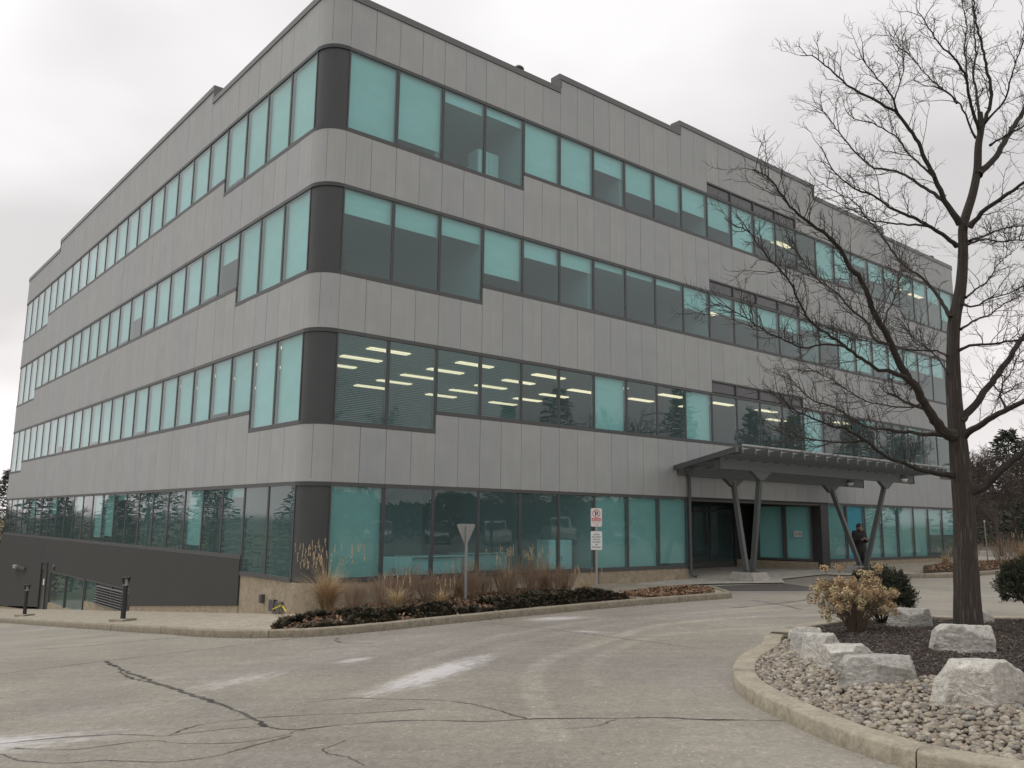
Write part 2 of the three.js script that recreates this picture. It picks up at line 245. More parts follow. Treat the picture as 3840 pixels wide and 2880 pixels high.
function kerb(name, path, side, m, seg = 2.9, H = 0.14, W = 0.16, start = 1.3) {
  const root = new THREE.Group(); root.name = numbered(name); root.userData = { kind: 'structure' }; scene.add(root);
  const prof = [[0.012, -0.12], [0, 0.02], [0.006, H - 0.03], [0.016, H - 0.012], [0.034, H], [W - 0.02, H], [W - 0.006, H - 0.01], [W, H - 0.03], [W, -0.12]];
  let run = start, cur = [], seeds = 0; const flush = () => {
    if (cur.length < 2) return; const pos = [], idx = [], uv = []; let s = 0;
    cur.forEach((f, i) => { if (i) s += Math.hypot(f[0] - cur[i - 1][0], f[1] - cur[i - 1][1]); let q = 0; prof.forEach(([o, h], k) => { if (k) q += Math.hypot(o - prof[k - 1][0], h - prof[k - 1][1]); const j = 0.006 * (n2(s * 7 + seeds * 9, k * 3, 8) - 0.5); pos.push(f[0] + f[2] * (o + j), g(f[0], f[1]) + h + (h > 0.05 ? j : 0), f[1] + f[3] * (o + j)); uv.push(s * 0.6 + seeds * 0.37, q * 0.6); }); });
    const n = prof.length; for (let i = 0; i < cur.length - 1; i++) for (let k = 0; k < n - 1; k++) { const A = i * n + k, B = A + n; side > 0 ? idx.push(A, A + 1, B, B, A + 1, B + 1) : idx.push(A, B, A + 1, B, B + 1, A + 1); }
    for (const e of [0, cur.length - 1]) for (let k = 1; k < n - 1; k++) idx.push(e * n, e * n + k, e * n + k + 1);
    const o = new THREE.BufferGeometry(); o.setAttribute('position', new THREE.Float32BufferAttribute(pos, 3)); o.setAttribute('uv', new THREE.Float32BufferAttribute(uv, 2)); o.setIndex(idx); o.computeVertexNormals(); part('kerb_segment', o, m, root); seeds++; cur = [];
  };
  for (let i = 0; i < path.length - 1; i++) {
    const [a, b] = path[i], [c, d] = path[i + 1], l = Math.hypot(c - a, d - b), nx = -(d - b) / l * side, nz = (c - a) / l * side;
    const p = i ? path[i - 1] : path[i], l2 = Math.hypot(c - p[0], d - p[1]) || 1, mx = -(d - p[1]) / l2 * side, mz = (c - p[0]) / l2 * side;
    cur.push([a, b, mx, mz]); run += l; if (run > seg) { const t = 1 - 0.012 / l; cur.push([lerp(a, c, Math.max(0, t)), lerp(b, d, Math.max(0, t)), nx, nz]); flush(); run = 0; }
  } flush(); return root;
}
const kerbB = smooth([[-3.1, -36], [-2.98, -25], [-2.95, -15.45], [-2.85, -4.94], [-2.68, 0.3], [-2.35, 1.5], [-1.75, 2.55], [-1.05, 3.15], [-0.21, 3.4], [1.07, 3.57], [4.48, 4.12], [6.26, 4.45], [8.1, 4.8], [8.6, 4.8], [8.95, 4.5], [9.6, 3.72], [10.35, 2.85]], 10);
kerb('kerb', kerbB, -1, M.kerbDark);
const kin = offset(kerbB, -0.155);
const seg = (f) => kin.filter(([x, z]) => f(x, z));
const bedH = (P, lift, up) => (x, z) => g(x, z) + lift + up * sm(0.02, 0.7, edgeDist(P, x, z));
const leftWalk = [...seg((x, z) => z < 2.2 && x < -1), [-1.7, 2.3], [-0.9, 1.3], [-0.3, 0.6], [0.3, -0.3], [0.1, -36]];
struct('pavement', sheet(leftWalk, (x, z) => g(x, z) + 0.12, 0.6, 2), M.walk);
const bed1 = [...seg((x, z) => (z >= 2.2 || x > 0) && x < 5.85 && x > -2.2 && z > 0), [6.1, 3.2], [6.6, 1.6], [6.5, -0.1], [0.4, -0.1], [-0.3, 0.6], [-0.9, 1.3], [-1.7, 2.3]];
struct('planting_bed', sheet(bed1, bedH(bed1, 0.1, 0.12), 0.35, 1.5), M.soil);
const walk2 = [...seg((x, z) => x >= 5.85), [10.5, 2.55], [10.5, -0.1], [6.5, -0.1], [6.6, 1.6], [6.1, 3.2]];
struct('pavement', sheet(walk2, (x, z) => g(x, z) + lerp(0.115, 0.032, sm(9.4, 10.5, x) * sm(4.2, 2.6, z)), 0.5, 2), M.walk);
struct('pavement', sheet([[10.5, -0.1], [10.5, 1.5], [11.3, 1.6], [12.05, 1.95], [12.68, 2.4], [13.72, 2.98], [15.1, 2.0], [18.4, 1.5], [18.8, 2.4], [20, 2.95], [22.3, 2.95], [22.3, -0.1], [21.4, -0.1], [21.4, -3.2], [13.2, -3.2], [13.2, -0.1]], (x, z) => g(x, z) + 0.03, 0.6, 2), M.slab);
struct('asphalt_patch', sheet([[10.3, 3.5], [10.75, 2.75], [11.2, 2.3], [12.3, 2.62], [13.66, 3.1], [12.6, 5.1], [11.6, 4.7]], (x, z) => g(x, z) + 0.008, 0.5, 1.5), M.patch);
const leafBed = [[6.75, 2.95], [6.35, 4.12], [7.6, 4.42], [8.45, 4.45], [9.25, 3.55], [8.7, 3.0]];
struct('leaf_bed', sheet(leafBed, bedH(leafBed, 0.105, 0.07), 0.2, 1.5), M.soil);
const kerbR = smooth([[18.5, 2.85], [19.6, 3.9], [21.16, 4.62], [24, 4.6], [28.05, 4.35], [34, 4.3], [46, 4.3]], 8);
kerb('kerb', kerbR, -1, M.kerbDark);
const kinR = offset(kerbR, -0.155);
struct('pavement', sheet([...kinR, [46, -0.1], [22.3, -0.1], [22.3, 2.95], [18.9, 2.95]], (x, z) => g(x, z) + lerp(0.03, 0.11, Math.max(sm(2.95, 3.9, z), sm(22.3, 23.2, x))), 0.4, 2), M.walk);
const bedR = [[21.4, 3.5], [22.8, 4.3], [28, 4.05], [45, 4.0], [45, 1.9], [24.5, 2.1]];
struct('planting_bed', sheet(bedR, bedH(bedR, 0.11, 0.12), 0.6, 1.5), M.soil);
// ------------------------------------------------------------------ the planted island
const islandOuter = smooth([[2.65, 9.68], [1.7, 10.2], [0.95, 10.48], [0.38, 10.75], [-0.24, 11.14], [-0.67, 11.49], [-1.1, 11.97], [-1.43, 12.46], [-1.76, 13.0], [-2.02, 13.49], [-2.2, 14.1], [-2.16, 14.7], [-1.95, 15.7], [-1.1, 16.9], [1, 18], [4, 18.2], [7.5, 17.2], [9.3, 15.5], [9.5, 13.4], [8.6, 11.6], [7.2, 10.3], [5.8, 9.55], [4.2, 9.35]], 8, true);
kerb('island_kerb', islandOuter, -1, M.kerb, 3.4, 0.15, 0.26, 0.2);
const islandIn = offset(islandOuter, -0.25).slice(0, -1);
const islandH = (x, z) => g(x, z) + 0.09 + 0.13 * sm(0.1, 1.3, edgeDist(islandIn, x, z));
struct('mulch_bed', sheet(islandIn, islandH, 0.22, 1.2), M.mulch);
// ------------------------------------------------------------------ the office building: 24 window modules a side, rounded corners
const U = 0.58, MOD = 1.395, HALF = MOD / 2, NW = 24, L = U * 2 + MOD * NW, RC = 0.58;
const panelTex = [0, 1, 2, 3].map((k) => tex(256, 512, (u, v, i, j) => { const q = tile(fbm, 5)(u, v, 40 + k, 4), s = tile((x, y, o, e) => fbm(x * 6, y * 0.35, o, e), 8)(u, v, 80 + k * 7, 4), f = hash(i, j, 9 + k); const st = tile((x, y, o, e) => fbm(x * 14, y * 0.22, o, e), 8)(u, v, 120 + k * 7, 3); const w = 0.95 + 0.06 * (q - 0.5) + 0.03 * (s - 0.5) + 0.08 * Math.max(0, st - 0.6) - 0.08 * Math.max(0, 0.4 - st) + 0.02 * (f - 0.5); return [w, w * 0.995, w * 0.985]; }));
const panelBump = tex(256, 256, (u, v) => 0.5 + 0.5 * (tile(fbm, 4)(u, v, 3, 2) - 0.5), false);
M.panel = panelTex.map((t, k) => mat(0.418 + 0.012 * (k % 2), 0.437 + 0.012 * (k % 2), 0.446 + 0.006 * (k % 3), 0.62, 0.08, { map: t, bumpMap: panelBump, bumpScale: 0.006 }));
M.backing = mat(0.11, 0.11, 0.11, 0.9);
M.frame = mat(0.088, 0.09, 0.09, 0.5, 0.2);
M.coping = mat(0.13, 0.13, 0.13, 0.4, 0.35);
M.dark = mat(0.066, 0.07, 0.074, 0.5, 0.15, { map: panelTex[1] });
M.darkPanel = mat(0.1, 0.1, 0.105, 0.3, 0.2);
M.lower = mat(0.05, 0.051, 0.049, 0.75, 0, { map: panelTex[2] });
M.glass = new THREE.MeshPhysicalMaterial({ color: col(0.56, 0.86, 0.87), transmission: 1, thickness: 0, roughness: 0, ior: 1.54, metalness: 0.09, bumpMap: tex(128, 128, (u, v) => tile(fbm, 3)(u, v, 15, 2), false), bumpScale: 0.0016 });
M.blind = mat(0.82, 0.83, 0.79, 0.95);
M.blinds = [[0.82, 0.83, 0.79], [0.76, 0.78, 0.75], [0.85, 0.85, 0.83], [0.79, 0.81, 0.76]].map(([a, b, c]) => mat(a, b, c, 0.95, 0, { map: tex(64, 256, (u, v, i, j) => 0.94 + 0.06 * (fbm(u * 3 + a * 40, v * 9, 3, 5) - 0.5) + 0.02 * (hash(i, j, 3) - 0.5)) }));
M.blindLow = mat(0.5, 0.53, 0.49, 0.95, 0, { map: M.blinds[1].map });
M.blindBlue = mat(0.16, 0.45, 0.58, 0.95);
M.venetian = mat(0.62, 0.63, 0.6, 0.8);
M.ceiling = mat(0.55, 0.55, 0.53, 0.95); M.carpet = mat(0.05, 0.05, 0.05, 1); M.inner = mat(0.38, 0.39, 0.38, 0.95);
M.lamp = new THREE.MeshStandardMaterial({ color: col(0.8, 0.8, 0.76), emissive: col(1.0, 0.62, 0.4), emissiveIntensity: 1.15, roughness: 0.6 });
const bld = thing('office_building', 'four storey grey panel office building with teal ribbon windows and rounded dark corners', 'building');
const TOP = [2.5, 6.0, 9.5, 13.0], SILL = [0.3, 4.26, 7.76, 11.28], LOW = [0.3, 3.79, 7.3, 10.83], NLOW = [0, 2, 3, 4];
const roofR = (k) => { const m = Math.floor(k / 2); return m < 5 ? 14.42 : m < 9 ? 14.85 : m < 15 ? 15.2 : m < 19 ? 14.75 : 14.42; };
const roofL = (k) => { const m = Math.floor(k / 2); return m < 5 ? 14.42 : m < 19 ? 14.85 : 14.42; };
const sill = (f, side, m) => { if (f === 0) return side === 'L' && m >= 2 ? 0.68 : 0.3; return m < NLOW[f] || m >= NW - NLOW[f] ? LOW[f] : SILL[f]; };
const transom = (side, m) => side === 'R' && m >= 10 && m < 14;
// put something built in facade axes (x along, y up, z out) onto a facade, from u0 to u1
const onF = (o, side, u0, u1, y, w = 0) => { if (side === 'R') o.position.set(u0, y, w); else { o.position.set(-w, y, -u1); o.rotation.y = -Math.PI / 2; } return o; };
const worldBox = (side, u0, u1, y0, y1, w0, w1) => side === 'R' ? b0(u0, y0, w0, u1, y1, w1) : b0(-w1, y0, -u1, -w0, y1, -u0);
const ring = (cx, cz, r1, r0, a0, a1, y0, y1, n = 10) => { const s = new THREE.Shape(); s.absarc(cx, -cz, r1, a0, a1, false); s.absarc(cx, -cz, r0, a1, a0, true); return new THREE.ExtrudeGeometry(s, { depth: y1 - y0, bevelEnabled: false, curveSegments: n }).rotateX(-Math.PI / 2).translate(0, y0, 0); };
{ // wall panels
  const cache = {}, list = [], backs = { R: [], L: [] }; const rr = rng(5);
  const recess = (side, k) => false;
  for (const side of ['R', 'L']) for (let band = 0; band < 4; band++) for (let k = 0; k < NW * 2; k++) {
    const m = k >> 1, y0 = TOP[band] + (band && transom(side, m) ? 0.42 : 0) + 0.004, y1 = band < 3 ? sill(band + 1, side, m) - 0.004 : (side === 'R' ? roofR(k) : roofL(k)) - 0.17;
    list.push({ side, u0: U + k * HALF, y0, y1, k });
    if (!(k & 1)) backs[side].push(worldBox(side, U + m * MOD, U + (m + 1) * MOD, y0 - (band === 0 ? 0 : 0.02), y1 + 0.02, -0.3, -0.045));
  }
  list.sort((a, b) => Math.hypot(a.u0, a.side === 'R' ? 17 : 9) - Math.hypot(b.u0, b.side === 'R' ? 17 : 9));
  const panelGeo = (h) => { const key = h.toFixed(3); return cache[key] || (cache[key] = [0, 1, 2].map((q) => uvBox(new RoundedBoxGeometry(HALF - 0.008, h, 0.04, 1, 0.004).translate(HALF / 2, h / 2, -0.02), 2.2, q * 0.31, q * 0.17))); };
  const far = [];
  list.forEach((p, i) => {
    const gg = panelGeo(p.y1 - p.y0)[Math.floor(rr() * 3)];
    const o = new THREE.Mesh(gg, M.panel[Math.floor(rr() * 4)]);
    onF(o, p.side, p.u0, p.u0 + HALF, p.y0, (rr() - 0.5) * 0.004);
    if (i < 300) { o.name = 'wall_panel'; shade(o); bld.add(o); } else { o.updateMatrix(); far.push(gg.clone().applyMatrix4(o.matrix)); }
  });
  const f = part('wall_panels_far', merge(far), M.panel[0], bld); f.userData = { kind: 'stuff' };
  for (const side of ['R', 'L']) part('wall_backing', merge(backs[side]), M.backing, bld);
  // corners: two curved panels to each spandrel, one dark curved column to each storey
  const cs = [[RC, -RC, Math.PI, 1], [L - RC, -RC, 1.5 * Math.PI, 1], [RC, -(L - RC), 0.5 * Math.PI, 0], [L - RC, -(L - RC), 0, 0]];
  cs.forEach(([cx, cz, a, near], ci) => {
    for (let band = 0; band < 4; band++) {
      const y0 = TOP[band] + 0.004, y1 = band < 3 ? LOW[band + 1] - 0.004 : 14.42 - 0.17;
      for (const h of [0, 1]) part('corner_panel', uvBox(ring(cx, cz, RC, RC - 0.04, a + h * Math.PI / 4 + 0.006, a + (h + 1) * Math.PI / 4 - 0.006, y0, y1), 2.2), M.panel[(band + h) % 4], bld);
      part('corner_column', uvBox(merge([ring(cx, cz, RC - 0.03, RC - 0.2, a, a + Math.PI / 2, LOW[band] - 0.004, TOP[band] + 0.003), ...(band ? [ring(cx, cz, RC + 0.006, RC - 0.06, a, a + Math.PI / 2, LOW[band] - 0.004, LOW[band] + 0.09)] : []), ring(cx, cz, RC + 0.006, RC - 0.06, a, a + Math.PI / 2, TOP[band] - 0.09, TOP[band])]), 2), M.dark, bld);
    }
    part('corner_backing', ring(cx, cz, RC - 0.05, RC - 0.25, a, a + Math.PI / 2, 2.5, 14.2), M.backing, bld);
    part('coping', ring(cx, cz, RC + 0.03, RC - 0.35, a, a + Math.PI / 2, 14.25, 14.42), M.coping, bld);
  });
  // copings, stepped with the parapet, with returns at the steps
  const runs = (fn) => { const r = []; for (let k = 0; k < NW * 2; k++) { const h = fn(k); if (r.length && r[r.length - 1][2] === h) r[r.length - 1][1] = k + 1; else r.push([k, k + 1, h]); } return r; };
  for (const [side, fn] of [['R', roofR], ['L', roofL]]) { const rs = runs(fn); rs.forEach(([a, b, h], i) => {
    const lo = i && rs[i - 1][2] < h, hi = i < rs.length - 1 && rs[i + 1][2] < h, u0 = U + a * HALF - (lo ? 0.06 : 0), u1 = U + b * HALF + (hi ? 0.06 : 0);
    part('coping', worldBox(side, u0, u1, h - 0.17, h, -0.36, 0.03), M.coping, bld);
    part('parapet', worldBox(side, U + a * HALF, U + b * HALF, 13.9, h - 0.172, -0.32, -0.305), M.panel[1], bld);
    if (lo) part('coping', worldBox(side, u0 + 0.002, u0 + 0.1, rs[i - 1][2] + 0.001, h - 0.172, -0.34, 0.02), M.coping, bld);
    if (hi) part('coping', worldBox(side, u1 - 0.1, u1 - 0.002, rs[i + 1][2] + 0.001, h - 0.172, -0.34, 0.02), M.coping, bld);
  }); }
  // the two sides away from the camera, roof
  part('rear_wall', worldBox('R', RC, L - RC, -4, 14.4, -L, -L + 0.3), M.panel[1], bld);
  part('side_wall', b0(L - 0.3, -0.5, -(L - RC), L, 14.4, -RC), M.panel[2], bld);
  part('roof', b0(0.3, 13.55, -L + 0.32, L - 0.32, 13.88, -0.32), M.lower, bld);
}
{ // windows: a frame, a pane set back in it, and a blind
  const fc = {}, rr = rng(8);
  const frame = (h, wide = MOD) => { const key = h.toFixed(2) + wide; if (fc[key]) return fc[key]; const w = wide - 0.004, D0 = -0.1, D1 = -0.012, j = 0.036, hd = 0.08, sl = 0.1; return fc[key] = merge([b0(0.002, 0, D0, w, sl, 0.004), b0(0.002, h - hd, D0, w, h, 0.002), b0(0.002, sl, D0, j, h - hd, D1), b0(w - j, sl, D0, w, h - hd, D1)]); };
  const pane = {}, blind = {};
  const paneG = (h) => pane[h.toFixed(2)] || (pane[h.toFixed(2)] = new THREE.PlaneGeometry(MOD - 0.078, h - 0.182));
  const blindG = (h, f) => { const key = (h * f).toFixed(2); return blind[key] || (blind[key] = merge([b0(-MOD / 2 + 0.03, -h * f, -0.002, MOD / 2 - 0.03, 0, 0.002), b0(-MOD / 2 + 0.03, -h * f - 0.025, -0.008, MOD / 2 - 0.03, -h * f, 0.008)])); };
  const slatsG = (h) => { const key = 'v' + h.toFixed(2); if (blind[key]) return blind[key]; const a = []; for (let y = 0.02; y < h; y += 0.042) a.push(new THREE.PlaneGeometry(MOD - 0.12, 0.024).rotateX(-Math.PI / 2 + 0.42).translate(0, -y, 0)); return blind[key] = merge(a); };
  const R = { // share of the window that its blind covers; 'v' marks open venetian slats
    3: [1, 0.88, 0.14, 0.1, 1, 1, 0.36, 0.58, 0.62, 0.52, 0.66, 1, 0.45, 0, 0, 0.95, 0.8, 0.2, 0.5, 0.25, 0.3, 0.3, 0.35, 0.7],
    2: [0.28, 0.27, 0.22, 0.75, 0.28, 0.26, 0.1, 0.08, 0.1, 0.44, 0.36, 0.36, 0.38, 0.33, 0.2, 0.33, 0.95, 0.9, 0.75, 0.9, 0.5, 0.4, 0.4, 0.4],
    1: ['v', 'v', 'v', 'v', 0, 0, 1, 0, 0, 1, 0, 0, 0, 0, 1, 0, 0, 0.1, 0, 0, 0.15, 0, 0.1, 0],
    0: [1, 0, 0, 0, 0, 0, 1, 1, 0.96, 0, 0, 0, 0, 0, 0, 1, 1, 1, 1, 1, 1, 1, 1, 1] };
  const Lf = {
    3: [1, 1, 0.93, 0.88, 0.88, 1, 1, 0.88, 0.9, 1, 1, 0.9, 1, 0.88, 1, 1, 1, 0.9, 1, 1, 1, 1, 1, 1],
    2: [1, 1, 1, 0.4, 0.88, 0.9, 1, 1, 0.88, 0.5, 0.88, 0.9, 1, 1, 0.9, 1, 1, 1, 1, 0.88, 1, 1, 1, 1],
    1: [1, 1, 1, 0.9, 1, 0.95, 1, 1, 0.9, 1, 1, 1, 0.9, 1, 1, 1, 0.8, 1, 1, 1, 1, 1, 1, 1],  // second storey: drawn blinds added, their pale sheets stand in for mirrored sky
    0: [0, 0, 0.12, 0, 0.9, 0, 0, 0, 0, 0.1, 0.85, 0.9, 0, 0.3, 0, 0, 0.4, 0, 0, 0.5, 0, 0.2, 0, 0] };
  for (const side of ['R', 'L']) for (let f = 3; f >= 0; f--) for (let m = 0; m < NW; m++) {
    if (side === 'R' && f === 0 && m >= 9 && m < 15) continue;
    const y0 = sill(f, side, m), h = TOP[f] - y0, u0 = U + m * MOD;
    const w = onF(part('window', frame(h), M.frame, bld), side, u0, u0 + MOD, y0);
    const p = part('pane', paneG(h), M.glass, w, [MOD / 2, 0.1 + (h - 0.18) / 2, -0.028]); p.rotation.set((rr() - 0.5) * 0.0035, (rr() - 0.5) * 0.0035, 0);
    const b = (side === 'R' ? R : Lf)[f][m];
    if (b === 'v') part('blind', slatsG(h - 0.18), M.venetian, w, [MOD / 2, h - 0.08, -0.13]);
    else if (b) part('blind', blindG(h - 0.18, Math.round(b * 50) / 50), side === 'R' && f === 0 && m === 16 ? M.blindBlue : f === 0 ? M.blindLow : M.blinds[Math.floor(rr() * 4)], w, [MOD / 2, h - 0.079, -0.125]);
    if (side === 'R' && f === 0 && m >= 21) part('sill_panel', b0(0.04, 0.1, -0.1, MOD - 0.04, 0.98, -0.06), M.lower, w);
    if (transom(side, m) && f) { const t = onF(part('transom_panel', b0(0.04, 0.04, -0.1, MOD - 0.04, 0.41, -0.05), M.darkPanel, bld), side, u0, u0 + MOD, TOP[f]); part('frame', merge([b0(0.002, 0.002, -0.13, 0.038, 0.416, -0.01), b0(MOD - 0.042, 0.002, -0.13, MOD - 0.004, 0.416, -0.01), b0(0.002, 0.365, -0.14, MOD - 0.004, 0.418, 0.003)]), M.frame, t); }
  }
}
{ // floors, ceilings, core, a few partitions
  const c = [[2.54, 3.3], [6.04, 6.82], [9.54, 10.34], [13.04, 13.5]];
  c.forEach(([a, b]) => { part('floor_slab', b0(0.31, a + 0.02, -L + 0.32, L - 0.32, b, -0.31), M.carpet, bld); part('ceiling', b0(0.16, a - 0.02, -L + 0.31, L - 0.31, a + 0.018, -0.16), M.ceiling, bld); });
  part('floor_slab', merge([b0(0.2, -0.5, -L + 0.32, 13.1, 0.02, -0.2), b0(21.5, -0.5, -L + 0.32, L - 0.32, 0.02, -0.2), b0(13.1, -0.5, -L + 0.32, 21.5, 0.02, -3.3)]), M.carpet, bld);
  [[0.02, 2.52], [3.3, 6.02], [6.82, 9.52], [10.34, 13.02]].forEach(([a, b], f) => {
    part('core_wall', b0(f ? 11 : 13, a, -25, 25, b, f === 1 ? -12 : -9), M.inner, bld);
    const at = f === 0 ? [9.0] : f === 3 ? [3.3, 6.2, 10.3, 14.6, 17.3, 22.8, 28.4] : f === 2 ? [4.8, 8.9, 14.6, 21.5, 27] : [];
    at.forEach((x) => part('partition_wall', b0(x - 0.06, a, -6.5, x + 0.06, b, -0.16), M.inner, bld));
    const al = f === 3 ? [3.3, 7.6, 13.1, 20] : f === 2 ? [4.8, 10.3, 17, 25] : f === 0 ? [5, 12] : [14.5, 23];
    al.forEach((z) => part('partition_wall', b0(0.16, a, -z - 0.06, 6.4, b, -z + 0.06), M.inner, bld));
    if (f === 2 || f === 3) part('partition_wall', b0(6.2, a, -6.6, L - 6, b, -6.5), M.inner, bld);
  });
  // lit ceiling lamps seen through the glass
  const lampG = bx(1.2, 0.03, 0.24), lampZ = bx(0.24, 0.03, 1.2);
  const lamp = (x, y, z, turn) => {
    part('ceiling_lamp', turn ? lampZ : lampG, M.lamp, bld, [x, y, z]);
    const r = new THREE.RectAreaLight(col(1, 0.92, 0.72), 2.2, turn ? 0.3 : 1.2, turn ? 1.2 : 0.3); r.position.set(x, y - 0.02, z); r.lookAt(x, y - 3, z); scene.add(r);
  };
  for (let i = 0; i < 4; i++) for (let j = 0; j < (i ? 5 : 4); j++) lamp(2.87 + i * 2.82, 6.0, -1.5 - j * 1.4);
  [[14.25, -1.5], [17.1, -1.5], [19.95, -1.5], [14.25, -2.9], [17.1, -2.9], [22.8, -2.9], [25.6, -1.5]].forEach(([x, z]) => lamp(x, 6.0, z));
  [[1.1, -3.0], [1.3, -5.75], [1.4, -8.6], [1.45, -11.5], [2.9, -10.05]].forEach(([x, z]) => lamp(x, 6.0, z));
  [[16.9, -1.95], [29.5, -2.9]].forEach(([x, z]) => lamp(x, 9.5, z)); [[21.3, -1.4], [25.4, -2.85], [23.5, -1.5], [31, -1.45], [33.2, -1.4]].forEach(([x, z]) => lamp(x, 13.0, z));
}
{ // concrete base along the right, dark lower storey along the left with its louvre, window and door
  const dip = (u) => g(0, -u) - 0.6;
  for (const [a, b] of [[0.58, 13.12], [21.5, L - RC]]) part('concrete_base', uvBox(b0(a, -0.9, -0.25, b, 0.296, -0.03), 2), M.base, bld);
  for (const q of [ring(RC, -RC, RC - 0.02, RC - 0.3, Math.PI, 1.5 * Math.PI, -1.2, 0.296), ring(L - RC, -RC, RC - 0.02, RC - 0.3, 1.5 * Math.PI, 2 * Math.PI, -1.2, 0.296), b0(0.03, -1.4, -(U + 2 * MOD), 0.25, 0.296, -0.58)]) part('concrete_base', uvBox(q, 2), M.base, bld);
  for (const u of [U + 0.02, 5.2, 9.1]) part('base_joint', worldBox('R', u, u + 0.03, -0.5, 0.29, -0.04, -0.026), M.frame, bld);
  const S = U + 2 * MOD, prism = (u0, u1, t0, t1, bot0, bot1, w0, w1) => { const s = new THREE.Shape([[-u1, bot1], [-u0, bot0], [-u0, t0], [-u1, t1]].map((p) => new THREE.Vector2(...p))); return new THREE.ExtrudeGeometry(s, { depth: w1 - w0, bevelEnabled: false }).rotateY(-Math.PI / 2).translate(-w0, 0, 0); };
  // shape x runs along +z once turned: (x,y,depth) -> (-depth, y, x)
  const low = part('lower_wall', uvBox(merge([prism(S + 0.003, 11.88, 0.676, 0.676, -0.42, -1.12, -0.2, 0.012), prism(11.88, 24.5, 0.676, 0.676, -0.6, -0.6, -0.2, 0.012), prism(24.5, L - 0.2, 0.676, 0.676, -2.2, -2.92, -0.2, 0.012), prism(22.95, 23.35, -0.602, -0.602, -2.3, -2.3, -0.2, 0.012)]), 3), M.lower, bld);
  part('wall_joint', b0(-0.02, -2.2, -24.62, -0.006, 0.6, -24.6), M.frame, low);
  for (const q of [prism(S + 0.003, 11.88, -0.424, -1.124, -1.9, -2.4, -0.2, -0.01), prism(11.88, 17.35, -1.38, -1.38, -2.6, -2.9, -0.2, -0.01), prism(17.35, 22.95, -1.88, -1.88, -2.9, -3.2, -0.2, -0.01), prism(22.95, L - 0.2, -2.302, -2.924, -3.6, -4.2, -0.2, -0.01)]) part('concrete_base', uvBox(q, 2), M.base, bld);
  const lv = part('louvre', merge([b0(0.05, -1.38, -17.35, 0.14, -0.6, -11.9), b0(-0.01, -0.66, -17.35, 0.05, -0.6, -11.9), b0(-0.01, -1.38, -15.9, 0.05, -0.66, -15.82), b0(-0.01, -1.38, -11.98, 0.05, -0.66, -11.9), b0(-0.01, -1.38, -17.35, 0.05, -0.66, -17.27), b0(-0.01, -1.38, -13.98, 0.05, -0.66, -13.9)]), M.frame, bld);
  for (let y = -1.33; y < -0.68; y += 0.085) part('slat', bx(0.11, 0.012, 3.8).rotateZ(0.6).translate(0.012, y, -13.9), M.coping, lv);
  part('pane', new THREE.PlaneGeometry(1.3, 0.7).rotateY(-Math.PI / 2), M.glass, lv, [0.02, -1.02, -16.6]);
  const lw = part('window', merge([b0(-0.01, -0.66, -22.95, 0.1, -0.6, -17.45), b0(-0.01, -1.88, -17.53, 0.1, -0.66, -17.45), b0(-0.01, -1.88, -22.95, 0.1, -0.66, -22.87), b0(-0.01, -1.88, -20.3, 0.1, -0.66, -20.22), b0(0.3, -1.9, -22.95, 0.34, -0.6, -17.45)]), M.frame, bld);
  for (const z of [-18.9, -21.6]) part('pane', new THREE.PlaneGeometry(2.7, 1.22).rotateY(-Math.PI / 2), M.glass, lw, [0.04, -1.27, z]);
  const door = part('door', b0(0.02, -2.3, -24.45, 0.1, -0.33, -23.4), M.darkPanel, bld); part('frame', merge([b0(-0.05, -2.3, -24.5, 0.1, -0.28, -24.45), b0(-0.05, -2.3, -23.4, 0.1, -0.28, -23.34), b0(-0.05, -0.33, -24.45, 0.1, -0.28, -23.4)]), M.lower, door); part('notice', b0(0.01, -1.25, -24.1, 0.018, -1.0, -23.9), M.blind, door);
  const wl = part('wall_lamp', new RoundedBoxGeometry(0.16, 0.16, 0.5, 2, 0.03).translate(-0.09, -0.75, -29.6), M.ped, bld); part('bracket', b0(-0.09, -0.82, -29.35, -0.02, -0.68, -27.6), M.frame, wl);
  part('alarm_bell', new THREE.SphereGeometry(0.1, 12, 8).scale(0.7, 1, 1).translate(-0.03, -0.42, -22.2), M.frame, bld);
  // electrical boxes on the corner base, down pipe by the entrance
  for (const [u, y, w, h] of [[1.95, -0.15, 0.13, 0.2], [1.35, -0.25, 0.26, 0.26], [1.0, -0.27, 0.24, 0.25]]) part('wall_box', new RoundedBoxGeometry(0.1, h, w, 2, 0.015).translate(-0.02, y, -u), M.darkPanel, bld);
  const dp = new Build().tube([V3(13.12, 3.32, 0.08), V3(13.12, 2.4, 0.08), V3(13.12, 0.16, 0.08), V3(13.13, 0.08, 0.12), V3(13.2, 0.05, 0.24)], 0.05, 0.05, 10).geo(); part('down_pipe', dp, M.frame, bld);
  const vent = new THREE.LatheGeometry([[0.0, 0.55], [0.16, 0.53], [0.26, 0.44], [0.27, 0.36], [0.16, 0.33], [0.15, 0]].map((p) => new THREE.Vector2(...p)), 16);
  for (const [x, z, y] of [[6.5, -0.7, 14.68], [28.6, -0.8, 14.76], [34.0, -0.9, 14.8]]) part('roof_vent', merge([vent.clone().scale(0.62, 0.62, 0.62), new THREE.CylinderGeometry(0.09, 0.09, 1.3, 12).translate(0, -0.5, 0)]), M.darkPanel, bld, [x, y, z]);
}
